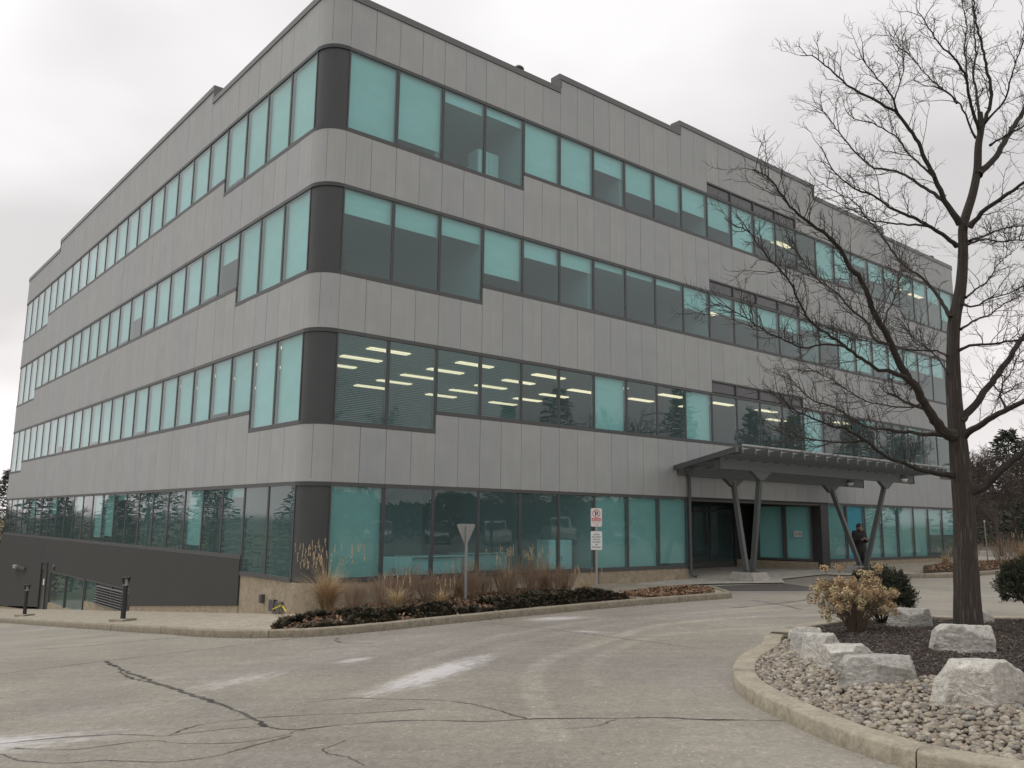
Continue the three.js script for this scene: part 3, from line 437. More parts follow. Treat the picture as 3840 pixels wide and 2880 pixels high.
{ // entrance recess
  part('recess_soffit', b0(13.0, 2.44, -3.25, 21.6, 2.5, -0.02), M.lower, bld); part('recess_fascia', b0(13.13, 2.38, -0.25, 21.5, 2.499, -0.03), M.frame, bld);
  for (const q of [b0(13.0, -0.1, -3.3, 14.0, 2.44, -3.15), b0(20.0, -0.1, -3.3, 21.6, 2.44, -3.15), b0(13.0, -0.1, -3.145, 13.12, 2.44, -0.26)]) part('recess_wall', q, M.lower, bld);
  for (let k = 0; k < 4; k++) { const d = part('entrance_door', merge([b0(14 + k * 1.5, 0.03, -3.28, 14.08 + k * 1.5, 2.44, -3.2), b0(14.08 + k * 1.5, 2.1, -3.28, 15.5 + k * 1.5, 2.2, -3.2), b0(14.08 + k * 1.5, 0.03, -3.28, 15.5 + k * 1.5, 0.22, -3.2)]), M.frame, bld); part('pane', new THREE.PlaneGeometry(1.4, 2.2), M.glass, d, [14.78 + k * 1.5, 1.3, -3.24]); part('handle', b0(15.3 + k * 1.5, 0.9, -3.2, 15.33 + k * 1.5, 1.4, -3.14), M.coping, d); }
  const col0 = part('pillar', uvBox(b0(20.98, 0.02, -0.36, 21.5, 2.44, 0.0), 2), M.dark, bld);
  // glazed side of the recess, blinds down behind it
  const a = V3(20.35, 0, -2.35), b = V3(20.95, 0, -0.36), w = a.distanceTo(b), t = Math.atan2(-(b.z - a.z), b.x - a.x);
  part('concrete_base', uvBox(bx(w + 1.3, 0.5, 0.14, w / 2 - 0.4, 0.05, -0.05), 2), M.base, bld, [a.x, 0, a.z], t);
  for (const k of [0, 1]) {
    const wi = part('window', merge([bx(0.07, 2.1, 0.1, 0.035, 1.38, 0), bx(0.07, 2.1, 0.1, w / 2 - 0.035, 1.38, 0), bx(w / 2 - 0.14, 0.08, 0.1, w / 4, 2.39, 0), bx(w / 2 - 0.14, 0.08, 0.1, w / 4, 0.37, 0)]), M.frame, bld, [a.x + (b.x - a.x) * k / 2, 0, a.z + (b.z - a.z) * k / 2], t);
    part('pane', new THREE.PlaneGeometry(w / 2 - 0.14, 1.94), M.glass, wi, [w / 4, 1.38, 0]); part('blind', bx(w / 2 - 0.1, 1.96, 0.004), M.blind, wi, [w / 4, 1.38, -0.12]);
    if (k) part('notice', bx(0.3, 0.22, 0.004), (M.notice = new THREE.MeshStandardMaterial({ map: (() => { const c = document.createElement('canvas'); c.width = 192; c.height = 128; const x = c.getContext('2d'); x.fillStyle = '#d8d6d2'; x.fillRect(0, 0, 192, 128); x.strokeStyle = x.fillStyle = '#6a6868'; x.lineWidth = 8; x.beginPath(); x.arc(140, 64, 32, 0, 7); x.stroke(); x.fillRect(118, 56, 44, 16); for (let q = 0; q < 4; q++) x.fillRect(24, 36 + q * 17, 62, 6); const tt = new THREE.CanvasTexture(c); tt.colorSpace = THREE.SRGBColorSpace; return tt; })(), roughness: 0.8 })), wi, [w / 4, 1.32, 0.06]);
  }
}
// a little of what stands in the rooms
M.white = mat(0.75, 0.75, 0.72, 0.6); M.black = mat(0.03, 0.03, 0.033, 0.6);
const cab = (name, label, x, y, z, w, h, d) => { const o = thing(name, label, 'cabinet', [x, y, z]); part('body', new RoundedBoxGeometry(w, h, d, 1, 0.01).translate(0, h / 2, 0), M.white, o); for (const s of [-1, 1]) { const q = part('door', b0(-w / 2 * (s < 0 ? 1 : 0) + 0.01, 0.06, d / 2, w / 2 * (s > 0 ? 1 : 0) - 0.01 + 0.001, h - 0.02, d / 2 + 0.018), M.white, o); part('handle', bx(0.012, 0.14, 0.02, s * 0.04, h * 0.55, d / 2 + 0.028), M.coping, q); } };
cab('storage_cabinet', 'tall white cabinet standing behind the fourth top floor window from the corner', 5.55, 10.34, -1.1, 0.75, 1.75, 0.45);
cab('low_cabinet', 'low white cabinet behind the second ground floor window from the corner', 3.0, 0.02, -1.4, 1.1, 0.75, 0.5);
cab('low_cabinet', 'wide low white cabinet behind the sixth ground floor window from the corner', 8.3, 0.02, -1.0, 0.9, 1.15, 0.5);
const desk = (label, x, y, z, w, turn = 0) => { const o = thing('office_desk', label, 'desk', [x, y, z], turn); part('top', new RoundedBoxGeometry(w, 0.03, 0.75, 1, 0.008).translate(0, 0.74, 0), M.white, o); for (const s of [-1, 1]) part('side_panel', bx(0.03, 0.72, 0.7, s * (w / 2 - 0.05), 0.365, 0), M.white, o); part('front_panel', bx(w - 0.14, 0.45, 0.02, 0, 0.48, 0.2), M.white, o); };
desk('white office desk behind the third ground floor window from the corner', 4.4, 0.02, -1.5, 1.8); desk('white office desk behind the fifth ground floor window from the corner', 6.8, 0.02, -2.6, 1.6);
const wb = thing('whiteboard', 'framed white board on the wall behind the third top floor window', 'whiteboard', [6.13, 11.9, -2.6], -Math.PI / 2); part('board', bx(1.6, 1.0, 0.02), M.white, wb); part('frame', merge([bx(1.64, 0.03, 0.03, 0, 0.51, 0), bx(1.64, 0.03, 0.03, 0, -0.51, 0), bx(0.03, 1.0, 0.03, -0.81, 0, 0), bx(0.03, 1.0, 0.03, 0.81, 0, 0)]), M.coping, wb);
// ------------------------------------------------------------------ entrance canopy: two beams on V columns, fins across them, thin roof sheet
M.steel = mat(0.11, 0.118, 0.116, 0.45, 0.2); M.steelLight = mat(0.42, 0.43, 0.42, 0.35, 0.5);
{
  const o = thing('entrance_canopy', 'dark steel entrance canopy with slatted roof on two V shaped columns', 'canopy');
  const barG = (a, b, w, h) => { const A = V3(...a), B = V3(...b), d = V3().subVectors(B, A), m = new THREE.Matrix4(), x = d.clone().normalize(), up = Math.abs(x.y) > 0.8 ? V3(1, 0, 0) : V3(0, 1, 0), z = V3().crossVectors(x, up).normalize(), y = V3().crossVectors(z, x); m.makeBasis(x, y, z).setPosition(A.add(B).multiplyScalar(0.5)); return new RoundedBoxGeometry(d.length(), h, w, 1, 0.008).applyMatrix4(m); };
  const yAt = (z) => 3.4 + 0.085 * z;
  const C = 17.3;
  const A = part('beam', barG([12.25, yAt(0.85) - 0.22, 0.85], [22.5, yAt(0.85) - 0.22, 0.85], 0.16, 0.34), M.steel, o), B = part('beam', barG([11.4, yAt(2.45) - 0.22, 2.45], [23.2, yAt(2.45) - 0.22, 2.45], 0.16, 0.34), M.steel, o);
  for (const [p, b, s] of [[C, A, 0.85], [C, B, 2.45]]) for (const x of [12.25, 22.5].map((e) => s > 2 ? (e < C ? 11.4 : 23.2) : e)) part('end_plate', bx(0.02, 0.36, 0.2, x, yAt(s) - 0.22, s), M.frame, b);
  part('wall_beam', barG([12.6, yAt(0) - 0.1, 0.06], [22.1, yAt(0) - 0.1, 0.06], 0.08, 0.2), M.steel, o);
  for (const s of [-1, 1]) part('edge_beam', barG([C + s * 4.85, yAt(0) - 0.02, 0.05], [C + s * 6.45, yAt(3.5) - 0.02, 3.5], 0.09, 0.16), M.steel, o);
  for (let x = C - 6.2; x <= C + 6.21; x += 0.62) { const z0 = Math.max(0.1, (Math.abs(x - C) - 4.78) / 1.6 * 3.45 + 0.1); if (z0 > 3.3) continue; const f = part('slat', barG([x, yAt(z0) - 0.02, z0], [x, yAt(3.5) - 0.02, 3.5], 0.085, 0.19), M.steel, o); part('end_cap', bx(0.03, 0.1, 0.012, x, yAt(3.5) + 0.03, 3.508), M.steelLight, f); }

  part('front_trim', barG([C - 6.3, yAt(3.56) + 0.1, 3.56], [C + 6.5, yAt(3.56) + 0.1, 3.56], 0.03, 0.05), M.steelLight, o);
  for (const s of [-1, 1]) {
    const px = C + s * 3.42, pz = 1.68, y0 = g(px, pz) + 0.03;
    const ped = part('pedestal', (() => { const a = new THREE.CylinderGeometry(0.5, 0.66, 0.24, 4, 1).rotateY(Math.PI / 4).translate(0, 0.12, 0); const q = uvBox(a.toNonIndexed(), 1.5); q.computeVertexNormals(); return q; })(), M.ped, o, [px, y0, pz]); part('base_plate', bx(0.42, 0.02, 0.5, 0, 0.25, 0), M.frame, ped);
    const L1 = part('column', barG([px, y0 + 0.22, pz - 0.1], [C + s * 2.95, yAt(0.85) - 0.42, 0.85], 0.14, 0.14), M.steel, o), L2 = part('column', barG([px, y0 + 0.22, pz + 0.12], [C + s * 3.85, yAt(2.45) - 0.42, 2.45], 0.14, 0.14), M.steel, o);
    for (const [q, x, z] of [[L1, C + s * 2.95, 0.85], [L2, C + s * 3.85, 2.45]]) { const e = new THREE.Shape([[-0.55, 0.14], [0.55, 0.14], [0.1, -0.14], [-0.1, -0.14]].map((p) => new THREE.Vector2(...p))); part('haunch', new THREE.ExtrudeGeometry(e, { depth: 0.14, bevelEnabled: false }).translate(x, yAt(z) - 0.5, z - 0.07), M.steel, q); }
  }
  for (const [x, z] of [[21.4, 0.93], [22.3, 2.53]]) { const l = part('lamp', new THREE.SphereGeometry(0.13, 16, 10, 0, Math.PI * 2, Math.PI / 2, Math.PI / 2), mat(0.75, 0.75, 0.73, 0.4), o, [x, yAt(z) - 0.25, z + 0.06]); part('housing', new THREE.SphereGeometry(0.135, 16, 8, 0, Math.PI * 2, 0, Math.PI / 2), M.black, l); }
}
// ------------------------------------------------------------------ signs
M.post = mat(0.36, 0.37, 0.36, 0.5, 0.6); M.alu = mat(0.33, 0.33, 0.32, 0.5, 0.4);
const rrect = (w, h, r) => { const s = new THREE.Shape(), x = -w / 2, y = -h / 2; s.moveTo(x + r, y); s.lineTo(x + w - r, y); s.absarc(x + w - r, y + r, r, -Math.PI / 2, 0); s.lineTo(x + w, y + h - r); s.absarc(x + w - r, y + h - r, r, 0, Math.PI / 2); s.lineTo(x + r, y + h); s.absarc(x + r, y + h - r, r, Math.PI / 2, Math.PI); s.lineTo(x, y + r); s.absarc(x + r, y + r, r, Math.PI, 1.5 * Math.PI); return s; };
function plate(w, h, r, draw, root, y, name) {
  const c = document.createElement('canvas'); c.width = 512; c.height = Math.round(512 * h / w); const x = c.getContext('2d'); draw(x, c.width, c.height);
  const t = new THREE.CanvasTexture(c); t.colorSpace = THREE.SRGBColorSpace; t.anisotropy = 8;
  const s = rrect(w, h, r), back = part(name, new THREE.ExtrudeGeometry(s, { depth: 0.003, bevelEnabled: false, curveSegments: 6 }), M.alu, root, [0, y, 0.03]);
  const f = new THREE.ShapeGeometry(s, 6), u = f.attributes.uv, p = f.attributes.position; for (let i = 0; i < u.count; i++) u.setXY(i, p.getX(i) / w + 0.5, p.getY(i) / h + 0.5);
  part('face', f, new THREE.MeshStandardMaterial({ map: t, roughness: 0.45 }), back, [0, 0, 0.0045]); for (const q of [-1, 1]) part('bolt', new THREE.CylinderGeometry(0.008, 0.008, 0.006, 8).rotateX(Math.PI / 2), M.frame, back, [0, q * (h / 2 - 0.03), 0.006]);
}
const upost = (h) => merge([bx(0.05, h, 0.006, 0, h / 2, 0.02), bx(0.006, h, 0.03, -0.022, h / 2, 0.002), bx(0.006, h, 0.03, 0.022, h / 2, 0.002)]);
{
  const y = g(6.9, 2.05) + 0.18, o = thing('sign_post', 'no parking fire route sign above white delivery truck sign on one steel post', 'sign', [6.9, y, 2.05], -0.78);
  part('post', upost(1.88), M.post, o);
  plate(0.28, 0.46, 0.04, (x, W, H) => {
    x.fillStyle = '#e6dfdc'; x.fillRect(0, 0, W, H); x.strokeStyle = '#b8a9a6'; x.lineWidth = 8; x.strokeRect(14, 14, W - 28, H - 28);
    x.fillStyle = '#1c1a1c'; x.font = 'bold 300px sans-serif'; x.textAlign = 'center'; x.textBaseline = 'middle'; x.fillText('P', W / 2 + 6, 262);
    x.strokeStyle = '#9c2230'; x.lineWidth = 26; x.beginPath(); x.arc(W / 2, 252, 165, 0, 7); x.stroke(); x.beginPath(); x.moveTo(W / 2 - 116, 136); x.lineTo(W / 2 + 116, 368); x.stroke();
    x.fillStyle = '#c04a4e'; x.fillRect(34, 452, W - 68, 120); x.fillStyle = '#f0dcd8'; x.font = 'bold 82px sans-serif'; x.fillText('FIRE ROUTE', W / 2, 516);
    x.fillStyle = '#b4545c'; x.font = 'bold 46px sans-serif'; x.fillText('UNAUTHORIZED', W / 2, 622); x.fillRect(40, 668, W - 80, 10); x.font = 'bold 46px sans-serif'; x.fillText('BY-LAW', W / 2, 738);
  }, o, 1.77, 'sign_plate');
  plate(0.28, 0.46, 0.02, (x, W, H) => { x.fillStyle = '#e4e6e4'; x.fillRect(0, 0, W, H); x.fillStyle = '#34363a'; x.textAlign = 'center'; x.textBaseline = 'middle'; x.font = 'bold 94px sans-serif'; ['LARGE', 'DELIVERY', 'TRUCKS', 'TO REAR', 'OF', 'BUILDING'].forEach((t, i) => x.fillText(t, W / 2, 150 + i * 113, W - 120)); }, o, 1.2, 'sign_plate');
}
{
  const y = g(2.95, 1.9) + 0.18, o = thing('yield_sign', 'bare grey back of a triangular yield sign on a thin post', 'sign', [2.95, y, 1.9], 0.12);
  part('post', upost(1.66), M.post, o);
  const s = new THREE.Shape(), P = [[-0.3, 0.26], [0.3, 0.26], [0, -0.26]], n = P.length; P.forEach((p, i) => { const a = P[(i + n - 1) % n], b = P[(i + 1) % n], t = 0.08, q = (e) => { const d = Math.hypot(e[0] - p[0], e[1] - p[1]); return [p[0] + (e[0] - p[0]) / d * t, p[1] + (e[1] - p[1]) / d * t]; }, A = q(a), B = q(b); i ? s.lineTo(...A) : s.moveTo(...A); s.quadraticCurveTo(...p, ...B); });
  part('sign_plate', new THREE.ExtrudeGeometry(s, { depth: 0.004, bevelEnabled: false }), M.alu, o, [0, 1.45, -0.014]);
}
// ------------------------------------------------------------------ bollard lamps
const bollard = (x, z, label) => {
  const o = thing('bollard_lamp', label, 'bollard lamp', [x, g(x, z) + 0.12, z], 0.5, 'bollard lamps on the left pavement');
  part('base', uvBox(new RoundedBoxGeometry(0.44, 0.07, 0.44, 2, 0.01).translate(0, 0.03, 0), 1), M.kerb, o); part('post', new THREE.CylinderGeometry(0.055, 0.06, 0.78, 14).translate(0, 0.45, 0), M.black, o);
  const h = part('lamp_head', new THREE.CylinderGeometry(0.11, 0.11, 0.03, 16).translate(0, 1.02, 0), M.black, o); for (const s of [-1, 1]) part('arm', bx(0.03, 0.24, 0.05).rotateZ(s * -0.36).translate(s * 0.07, 0.92, 0), M.black, h); part('lens', new THREE.CylinderGeometry(0.045, 0.07, 0.16, 12, 1, true).translate(0, 0.92, 0), mat(0.3, 0.3, 0.29, 0.3), h);
};
bollard(-2.15, -5.0, 'nearer black bollard lamp with forked head on the left pavement'); bollard(-2.1, -16.2, 'farther black bollard lamp with forked head, beside the lower door');
// ------------------------------------------------------------------ person by the right column
function sdfMesh(bones, centre, size, res, k = 0.03) {
  const mc = new MarchingCubes(res, new THREE.MeshStandardMaterial(), false, false, 60000); mc.isolation = 0; const h = res / 2; const P = bones.map((b) => ({ a: V3(...b[0]), b: V3(...b[1]), r: b[2], q: b[3] ?? b[2] })), p = V3(), ab = V3(), ap = V3();
  for (let z = 0; z < res; z++) for (let y = 0; y < res; y++) for (let x = 0; x < res; x++) {
    p.set((x - h) / h * size + centre[0], (y - h) / h * size + centre[1], (z - h) / h * size + centre[2]); let d = 1e3;
    for (const b of P) { ab.subVectors(b.b, b.a); ap.subVectors(p, b.a); const t = Math.max(0, Math.min(1, ap.dot(ab) / (ab.lengthSq() + 1e-9))); const e = ap.addScaledVector(ab, -t).length() - (b.r + (b.q - b.r) * t); if (e - d > k) continue; if (d - e > k) { d = e; continue; } const w = 0.5 + 0.5 * (d - e) / k; d = d * (1 - w) + e * w - k * w * (1 - w); }
    mc.field[x + y * res + z * res * res] = -d;
  }
  mc.update(); const n = mc.count, o = new THREE.BufferGeometry(); const pos = new Float32Array(n * 3), nor = new Float32Array(n * 3);
  for (let i = 0; i < n * 3; i++) { pos[i] = mc.positionArray[i] * size + centre[i % 3]; nor[i] = mc.normalArray[i]; }
  o.setAttribute('position', new THREE.BufferAttribute(pos, 3)); o.setAttribute('normal', new THREE.BufferAttribute(nor, 3)); const w = mergeVertices(o, 1e-5); w.computeVertexNormals(); return w;
}
{
  const X = 21.95, Z = 0.95, o = thing('person', 'person in dark coat and cap by the right canopy column, looking down at a phone', 'person', [X, g(X, Z) + 0.03, Z], -0.55);
  const skin = mat(0.32, 0.19, 0.14, 0.6), coat = mat(0.03, 0.026, 0.024, 0.9), trouser = mat(0.016, 0.016, 0.019, 0.9), shoe = mat(0.02, 0.018, 0.016, 0.5), cap = mat(0.045, 0.035, 0.03, 0.95);
  const hand = (s) => { const w = [s * 0.13, 1.1, 0.3], b = [[w, [s * 0.07, 1.14, 0.36], 0.03, 0.036], [[s * 0.07, 1.14, 0.36], [s * 0.05, 1.17, 0.38], 0.036, 0.032]]; for (let f = 0; f < 4; f++) { const y = 1.13 + f * 0.019, l = [0.9, 1, 0.95, 0.78][f]; b.push([[s * 0.055, y, 0.385], [s * 0.045, y + 0.004, 0.385 + 0.045 * l], 0.009, 0.0085], [[s * 0.045, y + 0.004, 0.385 + 0.045 * l], [s * (0.045 - 0.035 * l), y + 0.006, 0.385 + 0.05 * l], 0.0085, 0.007]); } b.push([[s * 0.07, 1.16, 0.35], [s * 0.03, 1.19, 0.37], 0.012, 0.01], [[s * 0.03, 1.19, 0.37], [s * 0.01, 1.2, 0.39], 0.01, 0.008]); return b; };
  const head = [[[0, 1.545, 0.07], [0, 1.6, 0.06], 0.088, 0.095], [[0, 1.5, 0.12], [0, 1.47, 0.125], 0.06, 0.045], [[0, 1.54, 0.165], [0, 1.505, 0.188], 0.012, 0.018], [[-0.094, 1.55, 0.05], [-0.094, 1.515, 0.06], 0.016, 0.013], [[0.094, 1.55, 0.05], [0.094, 1.515, 0.06], 0.016, 0.013], [[-0.035, 1.49, 0.165], [0.035, 1.49, 0.165], 0.012, 0.012], [[0, 1.36, 0.0], [0, 1.5, 0.05], 0.056, 0.052]];
  const legs = (e) => [[-1, 0.02], [1, -0.04]].flatMap(([s, f]) => [[[s * 0.085, 0.9, 0], [s * 0.1, 0.48, 0.02 + f], 0.085 + e, 0.06 + e], [[s * 0.1, 0.48, 0.02 + f], [s * 0.1, 0.09, f], 0.06 + e, 0.045 + e]]);
  const arms = (e) => [-1, 1].flatMap((s) => [[[s * 0.19, 1.36, 0], [s * 0.245, 1.08, 0.03], 0.055 + e, 0.045 + e], [[s * 0.245, 1.08, 0.03], [s * 0.13, 1.1, 0.29], 0.045 + e, 0.034 + e]]);
  const body = [[[0, 0.92, 0], [0, 1.12, 0], 0.13, 0.125], [[-0.07, 1.25, 0], [0.07, 1.25, 0], 0.13, 0.13], [[-0.15, 1.37, 0], [0.15, 1.37, 0], 0.06, 0.06], ...head.slice(-1), ...arms(0), ...legs(0), [[-0.1, 0.05, 0.02], [-0.11, 0.04, 0.13], 0.035, 0.03], [[0.1, 0.05, -0.03], [0.11, 0.04, 0.08], 0.035, 0.03]];
  const bodyM = part('body', merge([sdfMesh(body, [0, 0.85, 0.08], 0.92, 120), sdfMesh(head, [0, 1.5, 0.06], 0.2, 64, 0.02), sdfMesh(hand(-1), [-0.08, 1.16, 0.37], 0.13, 56, 0.008), sdfMesh(hand(1), [0.08, 1.16, 0.37], 0.13, 56, 0.008)].map((q) => q)), skin, o);
  part('coat', sdfMesh([[[0, 0.8, -0.01], [0, 1.1, 0], 0.19, 0.17], [[-0.08, 1.25, 0], [0.08, 1.25, 0], 0.165, 0.165], [[-0.16, 1.37, 0], [0.16, 1.37, 0], 0.085, 0.085], [[-0.07, 0.76, 0], [0.07, 0.76, 0], 0.15, 0.15], [[0, 1.4, -0.03], [0, 1.45, 0.0], 0.1, 0.085], ...arms(0.028)], [0, 1.08, 0.08], 0.56, 100, 0.05), coat, bodyM);
  part('trousers', sdfMesh([...legs(0.022), [[-0.07, 0.86, 0], [0.07, 0.86, 0], 0.12, 0.12]], [0, 0.5, 0], 0.55, 90, 0.04), trouser, bodyM);
  for (const [s, f] of [[-1, 0.02], [1, -0.04]]) part('shoe', sdfMesh([[[s * 0.1, 0.045, f - 0.04], [s * 0.115, 0.04, f + 0.16], 0.05, 0.042]], [s * 0.105, 0.05, f + 0.06], 0.2, 36, 0.02), shoe, bodyM);
  part('cap', sdfMesh([[[0, 1.61, 0.045], [0, 1.625, 0.045], 0.103, 0.1], [[-0.05, 1.6, 0.13], [0.05, 1.6, 0.13], 0.02, 0.02], [[0, 1.56, -0.01], [0, 1.6, 0.0], 0.09, 0.09]], [0, 1.6, 0.06], 0.2, 56, 0.03), cap, bodyM);
  for (const s of [-1, 1]) part('eye', new THREE.SphereGeometry(0.012, 10, 8), M.black, bodyM, [s * 0.034, 1.538, 0.148]);
  const ph = single('phone', new RoundedBoxGeometry(0.075, 0.15, 0.009, 2, 0.004), M.black, 'black phone held in both hands by the person under the canopy', 'phone', undefined, 0); const q = new THREE.Matrix4().makeRotationY(-0.55).setPosition(X, g(X, Z) + 0.03, Z); ph.applyMatrix4(q.multiply(M4(V3(0, 1.18, 0.4), new THREE.Euler(-0.9, 0, 0), V3(1, 1, 1))));
}
// ------------------------------------------------------------------ rocks, river stones, mulch
const limeTex = tex(512, 512, (u, v, i, j) => { const q = tN(u, v, 51, 5), f = tile(fbm, 40)(u, v, 52, 4), s = hash(i, j, 5); const st = sm(0.52, 0.7, tile(fbm, 7)(u, v, 57, 5)); let k = 0.88 + 0.16 * (q - 0.5) + 0.2 * (f - 0.5) + 0.06 * (s - 0.5); k *= 1 - 0.15 * st; return [k, k * (0.985 - 0.01 * st), k * (0.955 - 0.03 * st)]; });
M.lime = mat(0.76, 0.75, 0.725, 0.95, 0, { map: limeTex, bumpMap: grain, bumpScale: 0.035 }); M.limeGrey = mat(0.6, 0.595, 0.585, 0.95, 0, { map: limeTex, bumpMap: grain, bumpScale: 0.035 });
function rockGeo(seed, w, h, d) {
  const r = rng(seed), planes = [[V3((r() - 0.5) * 0.25, 1, (r() - 0.5) * 0.25).normalize(), 0.8 + r() * 0.08]];
  const n = 6 + Math.floor(r() * 2); for (let k = 0; k < n; k++) { const a = (k + r() * 0.5) / n * 6.283; planes.push([V3(Math.cos(a), -0.05 + r() * 0.4, Math.sin(a)).normalize(), 0.8 + r() * 0.2]); } for (let k = 0; k < 3; k++) { const a = r() * 6.283; planes.push([V3(Math.cos(a), 0.7 + r() * 0.5, Math.sin(a)).normalize(), 0.97 + r() * 0.12]); } planes.push([V3(0, -1, 0), 0.5]);
  const geo = mergeVertices(new THREE.IcosahedronGeometry(1, 26).deleteAttribute('uv').deleteAttribute('normal'), 1e-5), p = geo.attributes.position, v = V3();
  for (let i = 0; i < p.count; i++) {
    v.fromBufferAttribute(p, i).normalize(); let m = 9; for (const [q, c] of planes) { const e = v.dot(q); if (e > 0.05) { const t = c / e, k = 0.022; const dd = m - t; if (dd > k) m = t; else if (dd > -k) { const w2 = 0.5 + 0.5 * dd / k; m = m * (1 - w2) + t * w2 - k * w2 * (1 - w2); } } }
    const x = v.x * m, y = v.y * m, z = v.z * m; const ridge = Math.abs(fbm3(x * 2.2 + seed, y * 4.5, z * 2.2, 4, seed) - 0.5); m += -0.1 * (0.25 - Math.min(0.25, ridge)) + 0.1 * (fbm3(x * 2.6 + seed, y * 2.6, z * 2.6, 4, seed + 9) - 0.5) + 0.035 * (n3(x * 11, y * 18, z * 11, seed) - 0.5);
    p.setXYZ(i, v.x * m, v.y * m, v.z * m);
  }
  geo.computeBoundingBox(); const bb = geo.boundingBox, sz = bb.getSize(V3()); geo.translate(-(bb.min.x + bb.max.x) / 2, -bb.min.y, -(bb.min.z + bb.max.z) / 2).scale(w / sz.x, (h + 0.07) / sz.y, d / sz.z).translate(0, -0.07, 0);
  geo.computeVertexNormals(); return uvBoxSmooth(geo, 0.8);
}
function uvBoxSmooth(geo, s) { const q = geo.attributes.normal.clone(), idx = geo.index; const h = geo.toNonIndexed(); const n = uvBox(h, s); return n; }
const gi = (x, z) => islandH(x, z);
[ // x z width height depth seed material label
  [1.6, 11.0, 0.56, 0.26, 0.4, 11, 'limeGrey', 'small grey limestone block at the far left end of the rock row'],
  [1.98, 10.72, 0.46, 0.3, 0.34, 12, 'lime', 'thin pale limestone slab behind the far left block of the rock row'],
  [0.93, 11.55, 0.46, 0.33, 0.52, 13, 'lime', 'pale flat topped limestone block, second from the far end of the rock row'],
  [0.42, 12.2, 0.66, 0.27, 0.5, 14, 'lime', 'low pale limestone block, third from the far end of the rock row'],
  [-0.2, 12.82, 0.86, 0.3, 0.46, 15, 'limeGrey', 'wide wedge shaped grey limestone rock at the near end of the rock row'],
  [2.5, 12.5, 0.82, 0.35, 0.6, 16, 'lime', 'bright white limestone boulder standing alone in the dark mulch'],
  [-0.52, 13.9, 0.92, 0.4, 0.6, 17, 'lime', 'largest rounded limestone boulder at the right, nearest the camera'],
  [4.45, 10.95, 0.76, 0.28, 0.5, 18, 'limeGrey', 'flat grey limestone rock between the evergreen shrub and the tree trunk'],
  [2.75, 10.15, 0.36, 0.16, 0.3, 19, 'lime', 'small pale limestone rock half hidden left of the dried hydrangea'],
  [6.0, 11.35, 0.42, 0.2, 0.34, 20, 'lime', 'small pale limestone rock just right of the tree trunk'],
].forEach(([x, z, w, h, d, s, m, label]) => single('limestone_rock', rockGeo(s, w * 0.93, h * 0.95, d), M[m], label, 'rock', [x, gi(x, z), z], -0.7 + (s % 3 - 1) * 0.25, 'limestone rocks on the planted island'));
